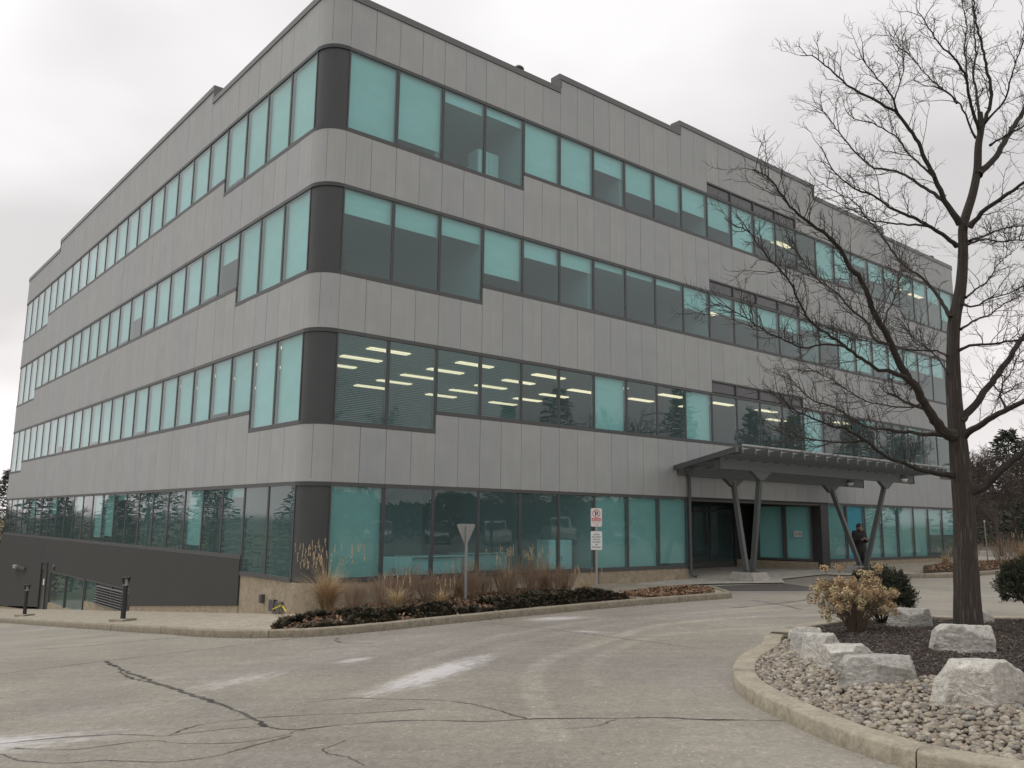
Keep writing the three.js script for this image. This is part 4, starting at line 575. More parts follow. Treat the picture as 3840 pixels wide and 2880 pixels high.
{
  const rr = rng(21), stones = []; const bed = new THREE.Group(); bed.name = 'gravel_bed'; bed.userData = { kind: 'structure' }; scene.add(bed);
  const variants = [0, 1, 2, 3, 4].map((k) => { const geo = mergeVertices(new THREE.IcosahedronGeometry(1, 3).deleteAttribute('uv').deleteAttribute('normal'), 1e-5), p = geo.attributes.position, v = V3(); for (let i = 0; i < p.count; i++) { v.fromBufferAttribute(p, i); const m = 1 + 0.5 * (fbm3(v.x * 1.1 + k * 7, v.y * 1.1, v.z * 1.1, 2, k) - 0.5); p.setXYZ(i, v.x * m, v.y * m * 0.66, v.z * m * 0.82); } geo.computeVertexNormals(); const u = new Float32Array(p.count * 2); for (let i = 0; i < p.count; i++) { u[i * 2] = p.getX(i) * 0.4; u[i * 2 + 1] = p.getZ(i) * 0.4 + p.getY(i) * 0.3; } geo.setAttribute('uv', new THREE.BufferAttribute(u, 2)); return geo; });
  const tones = [[0.42, 0.375, 0.315], [0.48, 0.44, 0.385], [0.35, 0.305, 0.255], [0.30, 0.295, 0.28], [0.40, 0.345, 0.29], [0.54, 0.51, 0.455], [0.23, 0.21, 0.19], [0.31, 0.26, 0.22], [0.44, 0.40, 0.33]];
  const mats = tones.map(([r, gg, b]) => mat(r, gg, b, 0.8, 0, { map: limeTex }));
  const inner = [[2.3, 10.2], [1.75, 10.85], [1.0, 11.35], [0.55, 11.85], [-0.05, 12.3], [0.0, 12.85], [0.3, 13.25], [-0.1, 13.6], [-0.05, 14.4], [0.4, 15.3], [0.2, 16]]; // where stones give way to mulch
  const zone = [...islandIn.filter(([x, z]) => x < 2.3 && z < 16.2), ...inner.slice().reverse().map((p) => p)];
  const ok = (x, z) => inPoly(islandIn, x, z) && inPoly(zone, x, z);
  for (let k = 0; k < 90000 && stones.length < 9600; k++) {
    const x = -2.3 + rr() * 5, z = 9.6 + rr() * 6.4; if (!ok(x, z)) continue; const e = edgeDist(islandIn, x, z); if (e < 0.02) continue;
    const s = 0.015 + 0.026 * rr() * rr() + 0.009 * rr(), lay = stones.length < 5600 ? 0 : 1; stones.push({ x, z, s, y: gi(x, z) + s * 0.25 + lay * 0.027, e: [rr() * 0.9 - 0.45, rr() * 6.28, rr() * 0.9 - 0.45], v: Math.floor(rr() * 5), t: Math.floor(rr() * tones.length), lay });
  }
  const near = stones.slice().sort((a, b) => (Math.hypot(a.x + 8.56, a.z - 17.1) / (a.s * (a.lay ? 1.25 : 1))) - (Math.hypot(b.x + 8.56, b.z - 17.1) / (b.s * (b.lay ? 1.25 : 1)))).filter((a) => Math.hypot(a.x + 8.56, a.z - 17.1) > 6 && (a.x + 8.56) * 0.634 + (17.145 - a.z) * 0.757 > 0.6 * ((a.x + 8.56) * 0.765 - (17.145 - a.z) * 0.644) * 1.62);
  const pick = new Set(near.slice(0, 300)); const lists = variants.map(() => []);
  for (const a of stones) { const m4 = M4(V3(a.x, a.y, a.z), new THREE.Euler(...a.e), V3(a.s, a.s, a.s)); if (pick.has(a)) { const o = part('river_stone', variants[a.v], mats[a.t], bed); o.applyMatrix4(m4); } else { const c = tones[a.t], q = 0.85 + 0.3 * rr(); lists[a.v].push([m4, col(c[0] * q, c[1] * q, c[2] * q)]); } }
  lists.forEach((l, k) => instanced('river_stones', variants[k], mat(1, 1, 1, 0.8, 0, { map: limeTex }), l, bed));
  // mulch chips
  const chips = [], cg = bx(1, 0.16, 0.28); const bark = [[0.085, 0.07, 0.062], [0.13, 0.105, 0.09], [0.055, 0.048, 0.044], [0.17, 0.14, 0.12], [0.27, 0.23, 0.195]];
  for (let k = 0; k < 90000 && chips.length < 30000; k++) { const x = -0.8 + rr() * 10, z = 9.4 + rr() * 7.5; if (!inPoly(islandIn, x, z) || ok(x, z)) continue; const dd = Math.hypot(x + 8.56, z - 17.1); if (rr() > 1.7 - dd / 11) continue; const s = 0.026 + 0.05 * rr() * rr(), c = bark[Math.min(4, Math.floor(rr() * rr() * 5.2))]; chips.push([M4(V3(x, gi(x, z) + 0.008 + rr() * 0.014, z), new THREE.Euler((rr() - 0.5) * 0.9, rr() * 6.28, (rr() - 0.5) * 0.8), V3(s, s, s)), col(...c)]); }
  const mc = instanced('mulch_chips', cg, mat(1, 1, 1, 1), chips, scene);
  // grit swept against the kerbs
  const grit = []; for (let k = 0; k < 9000; k++) { const i = Math.floor(rr() * (islandOuter.length - 1)), p = islandOuter[i]; const q = islandOuter[i + 1], l = Math.hypot(q[0] - p[0], q[1] - p[1]), d = 0.02 + 0.9 * Math.pow(rr(), 2.4), t = rr(); const x = lerp(p[0], q[0], t) + (q[1] - p[1]) / l * d, z = lerp(p[1], q[1], t) - (q[0] - p[0]) / l * d; if (x > 3.5 && z > 11) continue; const s = 0.002 + 0.0055 * rr() * rr(), c = 0.25 + 0.4 * rr(); grit.push([M4(V3(x, g(x, z) + s * 0.4, z), new THREE.Euler(rr() * 6, rr() * 6, rr() * 6), V3(s, s, s)), col(c, c * 0.95, c * 0.87)]); }
  for (let k = 0; k < 3500; k++) { const p = kerbB[Math.floor(kerbB.length * (0.45 + 0.5 * rr()))], d = 0.03 + 0.5 * Math.pow(rr(), 2.5), x = p[0] + (rr() - 0.5) * 0.5 + (p[0] < -1.5 ? -d : 0), z = p[1] + d * (p[0] < -2 ? 0.2 : 1); const s = 0.003 + 0.006 * rr() * rr(), c = 0.25 + 0.4 * rr(); grit.push([M4(V3(x, g(x, z) + s * 0.4, z), new THREE.Euler(rr() * 6, rr() * 6, rr() * 6), V3(s, s, s)), col(c, c * 0.95, c * 0.87)]); }
  instanced('road_grit', new THREE.IcosahedronGeometry(1, 0), mat(1, 1, 1, 0.9), grit, scene);
}
// ------------------------------------------------------------------ the large bare tree on the island
const barkTex = tex(256, 512, (u, v, i, j) => { const s = tile((x, y, o, e) => fbm(x * 3.2, y * 0.55, o, e), 8)(u, v, 61, 5), f = hash(i, j, 4); const r = Math.abs(s - 0.5) * 2; const k = 0.68 + 0.55 * (s - 0.5) + 0.4 * r + 0.08 * (f - 0.5); return [k, k * 0.965, k * 0.93]; });
const barkBump = tex(256, 512, (u, v) => { const s = tile((x, y, o, e) => fbm(x * 3.2, y * 0.55, o, e), 8)(u, v, 61, 5); return 0.15 + 1.3 * Math.abs(s - 0.5); }, false);
M.bark = mat(0.135, 0.12, 0.108, 0.95, 0, { map: barkTex, bumpMap: barkBump, bumpScale: 0.04 }); M.twig = mat(0.06, 0.05, 0.044, 0.9);
for (const t of [barkTex, barkBump]) t.repeat.set(3, 0.9);
const LIMBS = [
 [0.199, 0.040, 4.57, 0.18, 11.77, 4.56, 0.31, 11.76, 4.59, 0.83, 11.76, 4.61, 1.35, 11.77, 4.64, 1.91, 11.78, 4.64, 2.48, 11.77, 4.65, 3.00, 11.76, 4.65, 3.64, 11.75, 4.70, 4.43, 11.77, 4.75, 4.84, 11.80, 4.84, 5.25, 11.87, 4.90, 5.66, 11.91, 4.93, 6.01, 11.93, 4.96, 6.31, 11.94, 5.12, 6.87, 12.06, 5.20, 7.25, 12.12, 5.25, 7.69, 12.15, 5.30, 7.96, 12.19, 5.31, 8.24, 12.19],
 [0.029, 0.006, 5.34, 7.91, 12.15, 5.13, 8.08, 12.18, 4.90, 8.26, 12.21, 4.67, 8.48, 12.27, 4.55, 8.58, 12.29, 4.30, 8.70, 12.28, 3.84, 8.84, 12.23, 3.60, 8.95, 12.22, 3.23, 9.11, 12.21],
 [0.017, 0.006, 5.23, 8.76, 12.06, 5.39, 9.18, 12.01, 5.51, 9.53, 11.96, 5.73, 10.04, 11.94, 5.86, 10.49, 11.86, 5.99, 10.95, 11.79],
 [0.025, 0.006, 5.47, 8.04, 12.14, 5.62, 8.42, 12.06, 5.76, 8.75, 12.00, 5.95, 9.26, 11.91, 6.22, 9.79, 11.88, 6.41, 10.26, 11.81, 6.66, 10.90, 11.73, 6.91, 11.56, 11.65],
 [0.034, 0.008, 5.47, 8.04, 12.14, 5.57, 8.37, 12.23, 5.60, 8.58, 12.27, 5.59, 8.86, 12.27, 5.54, 9.13, 12.25, 5.50, 9.47, 12.23, 5.44, 9.83, 12.20, 5.41, 10.25, 12.19, 5.40, 10.65, 12.20],
 [0.019, 0.006, 5.49, 8.09, 12.15, 5.35, 8.16, 12.35, 5.20, 8.22, 12.57, 5.01, 8.31, 12.72, 4.69, 8.45, 12.91, 4.38, 8.56, 13.14, 4.06, 8.66, 13.30],
 [0.046, 0.006, 4.80, 6.32, 11.96, 4.50, 6.66, 11.87, 4.33, 6.96, 11.84, 4.11, 7.25, 11.79, 4.01, 7.44, 11.77, 3.80, 7.68, 11.71, 3.60, 7.87, 11.65, 3.37, 7.96, 11.54, 3.09, 8.07, 11.42, 2.81, 8.19, 11.29, 2.53, 8.38, 11.18, 2.25, 8.53, 11.07, 2.08, 8.52, 10.98],
 [0.019, 0.006, 4.23, 6.94, 11.87, 4.26, 7.28, 11.62, 4.29, 7.53, 11.45, 4.34, 7.82, 11.29, 4.33, 8.06, 11.07, 4.31, 8.24, 10.87, 4.26, 8.37, 10.63, 4.28, 8.60, 10.48],
 [0.017, 0.006, 3.53, 7.84, 11.68, 3.26, 7.95, 11.75, 2.91, 8.04, 11.78, 2.66, 8.07, 11.79, 2.37, 8.12, 11.82, 2.18, 8.17, 11.85],
 [0.011, 0.004, 3.50, 8.04, 11.66, 3.76, 8.45, 11.66, 3.91, 8.69, 11.65, 4.03, 9.01, 11.60, 4.16, 9.33, 11.55, 4.25, 9.58, 11.50],
 [0.015, 0.005, 5.08, 8.42, 11.94, 5.19, 8.65, 11.81, 5.32, 8.97, 11.57, 5.47, 9.36, 11.31, 5.66, 9.87, 11.01, 5.79, 10.23, 10.79, 5.92, 10.63, 10.55],
 [0.017, 0.010, 5.39, 7.87, 12.07, 5.33, 8.03, 12.03, 5.24, 8.29, 11.99, 5.13, 8.50, 11.92, 4.95, 8.65, 11.81, 4.82, 8.70, 11.72],
 [0.027, 0.006, 4.61, 6.71, 11.80, 4.61, 6.89, 11.64, 4.61, 7.08, 11.45, 4.59, 7.31, 11.22, 4.55, 7.46, 10.98, 4.51, 7.52, 10.81, 4.50, 7.69, 10.66, 4.51, 8.07, 10.39, 4.54, 8.52, 10.13, 4.56, 8.84, 9.96, 4.52, 9.02, 9.77],
 [0.034, 0.006, 4.74, 5.96, 11.91, 4.35, 6.09, 11.85, 4.06, 6.16, 11.79, 3.77, 6.21, 11.73, 3.49, 6.25, 11.68, 3.22, 6.28, 11.62, 2.89, 6.37, 11.57, 2.45, 6.40, 11.49, 2.21, 6.47, 11.46, 1.99, 6.55, 11.44, 1.73, 6.72, 11.48],
 [0.017, 0.006, 3.99, 6.13, 11.81, 3.91, 6.23, 11.47, 3.85, 6.32, 11.21, 3.80, 6.39, 11.03, 3.81, 6.77, 10.78, 3.76, 6.96, 10.55, 3.70, 7.23, 10.26],
 [0.042, 0.017, 4.91, 6.27, 12.05, 4.85, 6.43, 12.28, 4.81, 6.53, 12.52, 4.77, 6.61, 12.72, 4.73, 6.68, 12.94, 4.70, 6.72, 13.18],
 [0.052, 0.029, 5.17, 7.16, 12.14, 5.64, 7.58, 12.25, 6.05, 8.04, 12.32, 6.58, 8.63, 12.42, 6.97, 9.16, 12.48],
 [0.019, 0.010, 5.57, 7.76, 12.21, 5.34, 7.73, 12.49, 5.14, 7.69, 12.72, 4.91, 7.63, 12.97],
 [0.021, 0.010, 4.90, 6.04, 12.04, 5.40, 6.23, 12.05, 6.04, 6.48, 12.06, 6.55, 6.65, 12.09, 7.18, 6.82, 12.13],
 [0.017, 0.008, 4.88, 5.99, 12.03, 4.65, 5.94, 12.32, 4.38, 5.77, 12.63, 4.11, 5.66, 12.93, 3.81, 5.50, 13.22],
 [0.029, 0.006, 4.60, 4.83, 11.80, 4.69, 5.14, 11.63, 4.74, 5.32, 11.54, 4.77, 5.55, 11.36, 4.78, 5.71, 11.21, 4.77, 5.82, 11.09, 4.86, 6.42, 10.71, 4.90, 6.70, 10.54, 4.90, 6.92, 10.35, 4.87, 7.08, 10.17, 4.85, 7.17, 10.04],
 [0.076, 0.006, 4.54, 3.03, 11.74, 4.39, 3.06, 11.69, 4.20, 3.20, 11.66, 4.04, 3.36, 11.64, 3.86, 3.51, 11.62, 3.70, 3.68, 11.62, 3.56, 3.78, 11.59, 3.42, 3.90, 11.57, 3.29, 4.03, 11.57, 3.16, 4.17, 11.57, 3.05, 4.30, 11.57, 2.92, 4.43, 11.57, 2.77, 4.55, 11.56, 2.64, 4.68, 11.56, 2.52, 4.84, 11.58, 2.35, 5.01, 11.58, 2.22, 5.11, 11.57, 2.10, 5.17, 11.54, 1.90, 5.36, 11.55, 1.60, 5.52, 11.50, 1.33, 5.63, 11.44, 1.05, 5.74, 11.39, 0.87, 5.85, 11.37, 0.71, 5.97, 11.36, 0.52, 6.08, 11.35, 0.27, 6.13, 11.29],
 [0.029, 0.006, 3.15, 3.72, 11.75, 2.84, 3.80, 11.66, 2.64, 3.80, 11.60, 2.42, 3.89, 11.55, 2.24, 3.96, 11.51, 2.02, 4.06, 11.47, 1.83, 4.14, 11.43, 1.62, 4.22, 11.39, 1.44, 4.30, 11.35, 1.31, 4.40, 11.34, 1.17, 4.52, 11.34, 0.85, 4.82, 11.36, 0.57, 4.97, 11.33, 0.27, 5.16, 11.31, 0.11, 5.27, 11.31, -0.07, 5.29, 11.27],
 [0.015, 0.005, 1.84, 4.02, 11.56, 1.64, 4.02, 11.50, 1.46, 4.01, 11.43, 1.30, 3.96, 11.38, 1.15, 3.95, 11.32, 0.95, 4.01, 11.26, 0.66, 4.08, 11.18, 0.36, 4.22, 11.10, 0.07, 4.34, 11.02, -0.10, 4.39, 10.98],
 [0.034, 0.006, 4.45, 3.03, 11.67, 4.45, 3.05, 11.57, 4.44, 3.06, 11.39, 4.43, 3.10, 11.20, 4.42, 3.13, 11.01, 4.39, 3.19, 10.70, 4.37, 3.22, 10.54, 4.36, 3.39, 10.26, 4.37, 3.55, 10.04, 4.35, 3.66, 9.83, 4.32, 3.74, 9.62, 4.33, 3.96, 9.39, 4.36, 4.29, 9.11],
 [0.038, 0.006, 4.49, 2.43, 11.70, 4.19, 2.46, 11.61, 3.92, 2.49, 11.53, 3.65, 2.56, 11.45, 3.32, 2.63, 11.36, 3.06, 2.75, 11.31, 2.94, 2.82, 11.28, 2.76, 2.90, 11.25, 2.57, 2.96, 11.20, 2.40, 3.02, 11.17, 2.24, 3.01, 11.12, 2.05, 3.06, 11.08, 1.87, 3.11, 11.04, 1.71, 3.15, 11.00, 1.45, 3.25, 10.95, 1.25, 3.39, 10.94],
 [0.017, 0.006, 2.64, 2.85, 11.33, 2.60, 2.82, 11.14, 2.56, 2.83, 11.01, 2.50, 2.86, 10.81, 2.46, 2.89, 10.64, 2.42, 2.92, 10.50, 2.36, 2.97, 10.31, 2.33, 3.09, 10.15],
 [0.021, 0.006, 2.90, 4.17, 11.67, 2.87, 4.25, 11.49, 2.90, 4.38, 11.41, 2.96, 4.57, 11.31, 2.96, 4.71, 11.17, 2.96, 4.85, 11.05, 2.98, 4.99, 10.95, 2.99, 5.13, 10.83, 2.97, 5.28, 10.66, 2.97, 5.45, 10.52, 2.98, 5.60, 10.41, 3.00, 5.88, 10.24, 2.99, 6.09, 10.05],
 [0.015, 0.005, 4.53, 4.22, 11.74, 4.62, 4.33, 11.59, 4.69, 4.39, 11.38, 4.78, 4.45, 11.08, 4.91, 4.63, 10.70, 4.97, 4.69, 10.45, 5.05, 4.83, 10.08, 5.11, 4.96, 9.77, 5.19, 5.17, 9.42],
 [0.013, 0.005, 4.52, 3.96, 11.73, 4.75, 4.15, 11.57, 4.96, 4.32, 11.40, 5.29, 4.60, 11.07, 5.53, 4.83, 10.80, 5.85, 5.16, 10.49],
 [0.015, 0.005, 2.64, 4.40, 11.71, 2.87, 4.63, 11.66, 3.12, 4.84, 11.63, 3.49, 5.21, 11.56, 3.68, 5.44, 11.50, 3.88, 5.67, 11.45],
 [0.027, 0.015, 3.97, 3.39, 11.66, 4.00, 3.43, 11.46, 4.05, 3.53, 11.29, 4.08, 3.62, 11.16, 4.11, 3.70, 10.99],
 [0.013, 0.005, 3.85, 3.47, 11.68, 3.86, 3.41, 11.48, 3.87, 3.44, 11.25, 3.88, 3.52, 10.94, 3.88, 3.58, 10.74, 3.91, 3.75, 10.50, 3.94, 3.98, 10.19, 3.94, 4.14, 9.91, 3.91, 4.21, 9.65],
 [0.057, 0.031, 4.62, 3.24, 11.81, 4.85, 3.43, 11.89, 5.11, 3.68, 11.98, 5.34, 3.90, 12.05, 5.56, 4.12, 12.13, 5.78, 4.36, 12.20, 6.07, 4.68, 12.29, 6.39, 5.00, 12.41, 6.72, 5.33, 12.53],
 [0.052, 0.023, 4.65, 3.01, 11.84, 4.59, 3.16, 12.11, 4.54, 3.27, 12.34, 4.50, 3.36, 12.54, 4.45, 3.42, 12.76, 4.36, 3.54, 13.05, 4.25, 3.69, 13.33],
 [0.065, 0.025, 4.64, 2.19, 11.83, 4.70, 2.23, 12.00, 4.73, 2.32, 12.11, 4.75, 2.42, 12.21, 4.78, 2.56, 12.36, 4.82, 2.76, 12.58, 4.87, 2.99, 12.83, 4.88, 3.28, 13.07],
 [0.023, 0.010, 4.68, 4.32, 11.86, 4.64, 4.35, 11.97, 4.59, 4.35, 12.16, 4.53, 4.32, 12.36, 4.46, 4.31, 12.55, 4.34, 4.27, 12.86, 4.21, 4.29, 13.16],
 [0.019, 0.006, 4.71, 4.64, 11.89, 5.12, 4.82, 11.89, 5.44, 4.93, 11.90, 5.81, 5.05, 11.92, 6.22, 5.25, 11.93, 6.83, 5.51, 11.97, 7.34, 5.73, 12.01],
 [0.017, 0.006, 4.76, 5.04, 11.93, 4.69, 4.95, 12.07, 4.61, 4.95, 12.23, 4.49, 4.99, 12.42, 4.36, 4.96, 12.67, 4.15, 4.99, 12.98],
 [0.017, 0.006, 4.80, 5.14, 11.96, 5.09, 5.31, 11.99, 5.45, 5.49, 12.03, 5.71, 5.69, 12.04, 6.03, 5.95, 12.06, 6.37, 6.14, 12.10],
 [0.013, 0.006, 5.36, 3.88, 12.04, 5.68, 3.80, 11.99, 6.00, 3.79, 11.99, 6.50, 3.98, 11.97, 6.84, 4.06, 11.98],
 [0.017, 0.006, 4.61, 3.36, 12.46, 4.85, 3.60, 12.32, 5.14, 3.83, 12.27, 5.48, 4.03, 12.27, 5.91, 4.33, 12.24],
];
const TRUNK_R = [0.199, 0.191, 0.174, 0.159, 0.149, 0.140, 0.126, 0.107, 0.092, 0.090, 0.084, 0.075, 0.071, 0.069, 0.063, 0.059, 0.054, 0.048, 0.040];
const pick3 = (r) => V3(r() - 0.5, r() - 0.5, r() - 0.5).normalize();
function spray(B, at, dir, len, r0, depth, r) { // a twig that zigzags and forks in pairs
  const n = 4, pts = [at.clone()], d = dir.clone(); let p = at.clone(); for (let k = 0; k < n; k++) { d.addScaledVector(pick3(r), 0.28).add(V3(0, 0.05, 0)).normalize(); p = p.clone().addScaledVector(d, len / n); pts.push(p); }
  B.tube(pts, r0, r0 * 0.55, depth > 1 ? 4 : 3);
  if (depth <= 0) return; for (let k = 1; k <= n; k++) { const m = k === n ? 2 : r() < 0.72 ? 1 : 0; for (let q = 0; q < m; q++) { const side = V3().crossVectors(d, pick3(r)).normalize(); spray(B, pts[k], d.clone().multiplyScalar(0.85).addScaledVector(side, 0.75).normalize(), len * (0.42 + 0.25 * r()), Math.max(0.0024, r0 * 0.62), depth - 1, r); } }
}
{
  const base = V3(4.57, 0.15, 11.77), o = thing('bare_tree', 'large leafless tree with grey brown bark rising from the planted island', 'tree');
  const r = rng(91), tw = new Build();
  LIMBS.forEach((a, i) => {
    const pts = []; for (let k = 2; k < a.length; k += 3) pts.push(V3(a[k], a[k + 1], a[k + 2])); const c = new THREE.CatmullRomCurve3(pts, false, 'centripetal'), Ln = c.getLength(), n = Math.max(6, Math.ceil(Ln / (i ? 0.09 : 0.06)));
    const P = c.getSpacedPoints(n); P.forEach((p, k) => { if (k && i) p.addScaledVector(pick3(r), Math.min(0.012, a[1] * 1.2 + 0.003)); });
    const cl = [0]; for (let k = 1; k < pts.length; k++) cl.push(cl[k - 1] + pts[k].distanceTo(pts[k - 1]));
    const along = (s) => { const d = s * cl[cl.length - 1]; let k = 1; while (k < cl.length - 1 && cl[k] < d) k++; return lerp(TRUNK_R[k - 1], TRUNK_R[k], Math.max(0, Math.min(1, (d - cl[k - 1]) / (cl[k] - cl[k - 1])))); };
    const flare = (s) => i === 0 ? along(s) * (1 + 0.08 * Math.exp(-s * 40)) * (1 + 0.05 * (n2(s * Ln * 5, 1, 3) - 0.5)) : lerp(a[0], a[1], Math.pow(s, 0.8)) * (1 + 0.3 * Math.exp(-s * 25)) * (1 + 0.06 * (n2(s * Ln * 6, i, 3) - 0.5));
    const B = new Build(); B.tube(P, flare, 0, i === 0 ? 28 : a[0] > 0.04 ? 14 : 8);
    if (i) { // broken stubs and knots
      for (let k = 0; k < Ln * 1.2; k++) { const s = r(), p = c.getPointAt(s), t = c.getTangentAt(s), q = V3().crossVectors(t, pick3(r)).normalize(), rad = flare(s); B.tube([p, p.clone().addScaledVector(q, rad + 0.02 + 0.03 * r())], rad * 0.4, rad * 0.2, 5); }
    }
    part(i ? 'branch' : 'trunk', B.geo(), M.bark, o);
    if (!i) return;
    const cnt = Math.round(Ln * (i > 18 && i < 33 ? 12 : 6)) + 3; for (let k = 0; k < cnt; k++) { const s = 0.18 + 0.82 * Math.pow(k / cnt, 0.85), p = c.getPointAt(Math.min(1, s)), t = c.getTangentAt(Math.min(1, s)), side = V3().crossVectors(t, pick3(r)).normalize(); const l = (0.22 + 0.55 * r() * r()) * (1.12 - 0.5 * s); spray(tw, p, t.clone().multiplyScalar(0.75).addScaledVector(side, 0.8).add(V3(0, 0.18, 0)).normalize(), l, 0.0048 + 0.003 * r(), r() < 0.7 ? 2 : 1, r); }
    spray(tw, P[n], c.getTangentAt(1), 0.35, Math.max(0.004, a[1] * 0.8), 2, r);
  });
  part('twigs', tw.geo(), M.twig, o).userData = { kind: 'stuff' };
}
// ------------------------------------------------------------------ shrubs
M.yew = [mat(0.028, 0.036, 0.02, 0.85), mat(0.045, 0.05, 0.027, 0.85), mat(0.065, 0.055, 0.033, 0.85)];
function yew(label, x, y, z, w, h, seed) {
  const o = thing('evergreen_shrub', label, 'shrub', [x, y, z], 0, 'evergreen shrubs on the planted island'), r = rng(seed), B = M.yew.map(() => new Build()), S = new Build();
  for (let k = 0; k < 26; k++) { const a = r() * 6.28, e = 0.4 + 0.9 * r(); S.tube([V3(0, 0, 0), V3(Math.cos(a) * w * 0.22, h * 0.4 * e, Math.sin(a) * w * 0.22), V3(Math.cos(a) * w * 0.4, h * 0.75 * e, Math.sin(a) * w * 0.4)], 0.012, 0.004, 4); }
  for (let k = 0; k < 3400; k++) { // upright shoots clothed in needles
    const d = pick3(r); if (d.y < -0.45) continue; const lump = 0.78 + 0.5 * (fbm3(d.x * 2.4 + seed, d.y * 2.4, d.z * 2.4, 3, seed) - 0.3), q = lump * Math.pow(r(), 0.22); const p = V3(d.x * w / 2 * q, h * 0.5 + d.y * h * 0.5 * q, d.z * w / 2 * q); if (p.y < 0.03) continue;
    const dir = d.clone().multiplyScalar(0.7).add(V3(0, 0.5, 0)).addScaledVector(pick3(r), 0.5).normalize(), len = 0.05 + 0.07 * r(), b = B[r() < 0.5 ? 0 : r() < 0.82 ? 1 : 2];
    for (let m = 0; m < 16; m++) { const t = m / 16, side = V3().crossVectors(dir, pick3(r)).normalize(), nd = dir.clone().multiplyScalar(0.55).addScaledVector(side, 0.8).normalize().multiplyScalar(0.02 + 0.012 * r()), wv = V3().crossVectors(nd, pick3(r)).normalize().multiplyScalar(0.0075); const c = p.clone().addScaledVector(dir, len * t); b.quad(c.clone().addScaledVector(wv, -0.5), nd, wv); }
  }
  part('stems', S.geo(), M.twig, o); B.forEach((b, i) => part('foliage', b.geo(), M.yew[i], o));
}
yew('rounded dark evergreen shrub right behind the dried hydrangea', 5.0, gi(5.0, 10.25) - 0.03, 10.25, 1.05, 0.95, 301);
yew('larger dark evergreen shrub at the right edge, beside the tree trunk', 6.75, gi(6.75, 11.95) - 0.03, 11.95, 1.3, 1.08, 302);
yew('small dark evergreen shrub cut off by the right edge in front of the boulders', 0.42, gi(0.6, 15.3) - 0.03, 15.02, 0.5, 0.42, 305);
{
  const X = 3.32, Z = 10.72, o = thing('dried_hydrangea', 'bushy hydrangea with dry tan flower heads and bare stems', 'shrub', [X, gi(X, Z) - 0.02, Z]), r = rng(404);
  const petals = [0, 1, 2].map((k) => { const B = new Build(), q = rng(50 + k); for (let i = 0; i < 150; i++) { const d = pick3(q); if (d.y < -0.55) continue; const p = d.clone().multiplyScalar(0.075 * (0.75 + 0.25 * q())); const a = V3().crossVectors(d, pick3(q)).normalize(), b = V3().crossVectors(d, a).normalize().addScaledVector(d, (q() - 0.3) * 0.9); const s = 0.012 + 0.012 * q(); B.quad(p, a.multiplyScalar(s), b.multiplyScalar(s)); } return B.geo(); });
  const pm = [[0.42, 0.30, 0.17], [0.5, 0.38, 0.23], [0.36, 0.25, 0.15], [0.45, 0.37, 0.21]].map(([a, b, c]) => mat(a, b, c, 0.95, 0, { side: THREE.DoubleSide })); const stems = new Build();
  for (let k = 0; k < 120; k++) {
    const a = r() * 6.283, lean = Math.sqrt(r()), tall = k < 4 ? 0.86 + 0.1 * r() : 0.2 + 0.62 * Math.pow(r(), 0.7) * (1.12 - 0.45 * lean); const rad = 0.5 * lean + 0.1 * r(); const e = V3(Math.cos(a) * rad, tall, Math.sin(a) * rad), b0_ = V3(Math.cos(a) * 0.1 * r(), 0, Math.sin(a) * 0.1 * r()); const m = b0_.clone().lerp(e, 0.5).add(V3(-Math.cos(a) * 0.06, 0.04, -Math.sin(a) * 0.06));
    const c = new THREE.CatmullRomCurve3([b0_, m, e]); stems.tube(c.getPoints(6), 0.006, 0.0028, 4); if (r() < 0.6) { const q = c.getPoint(0.6); stems.tube([q, q.clone().add(V3((r() - 0.5) * 0.12, 0.14, (r() - 0.5) * 0.12))], 0.003, 0.002, 3); }
    const h = part('flower_head', petals[k % 3], pm[Math.floor(r() * 4)], o, [e.x, e.y, e.z]); const s = 0.75 + 0.5 * r(); h.scale.set(s, s * 0.9, s); h.rotation.set(r(), r() * 6, r());
  }
  for (let k = 0; k < 40; k++) { const a = r() * 6.283; stems.tube([V3(Math.cos(a) * 0.08, 0, Math.sin(a) * 0.08), V3(Math.cos(a) * 0.25, 0.2 + 0.2 * r(), Math.sin(a) * 0.25), V3(Math.cos(a) * 0.42, 0.3 + 0.3 * r(), Math.sin(a) * 0.42)], 0.005, 0.002, 3); }
  part('stems', stems.geo(), mat(0.15, 0.11, 0.08, 0.9), o);
}
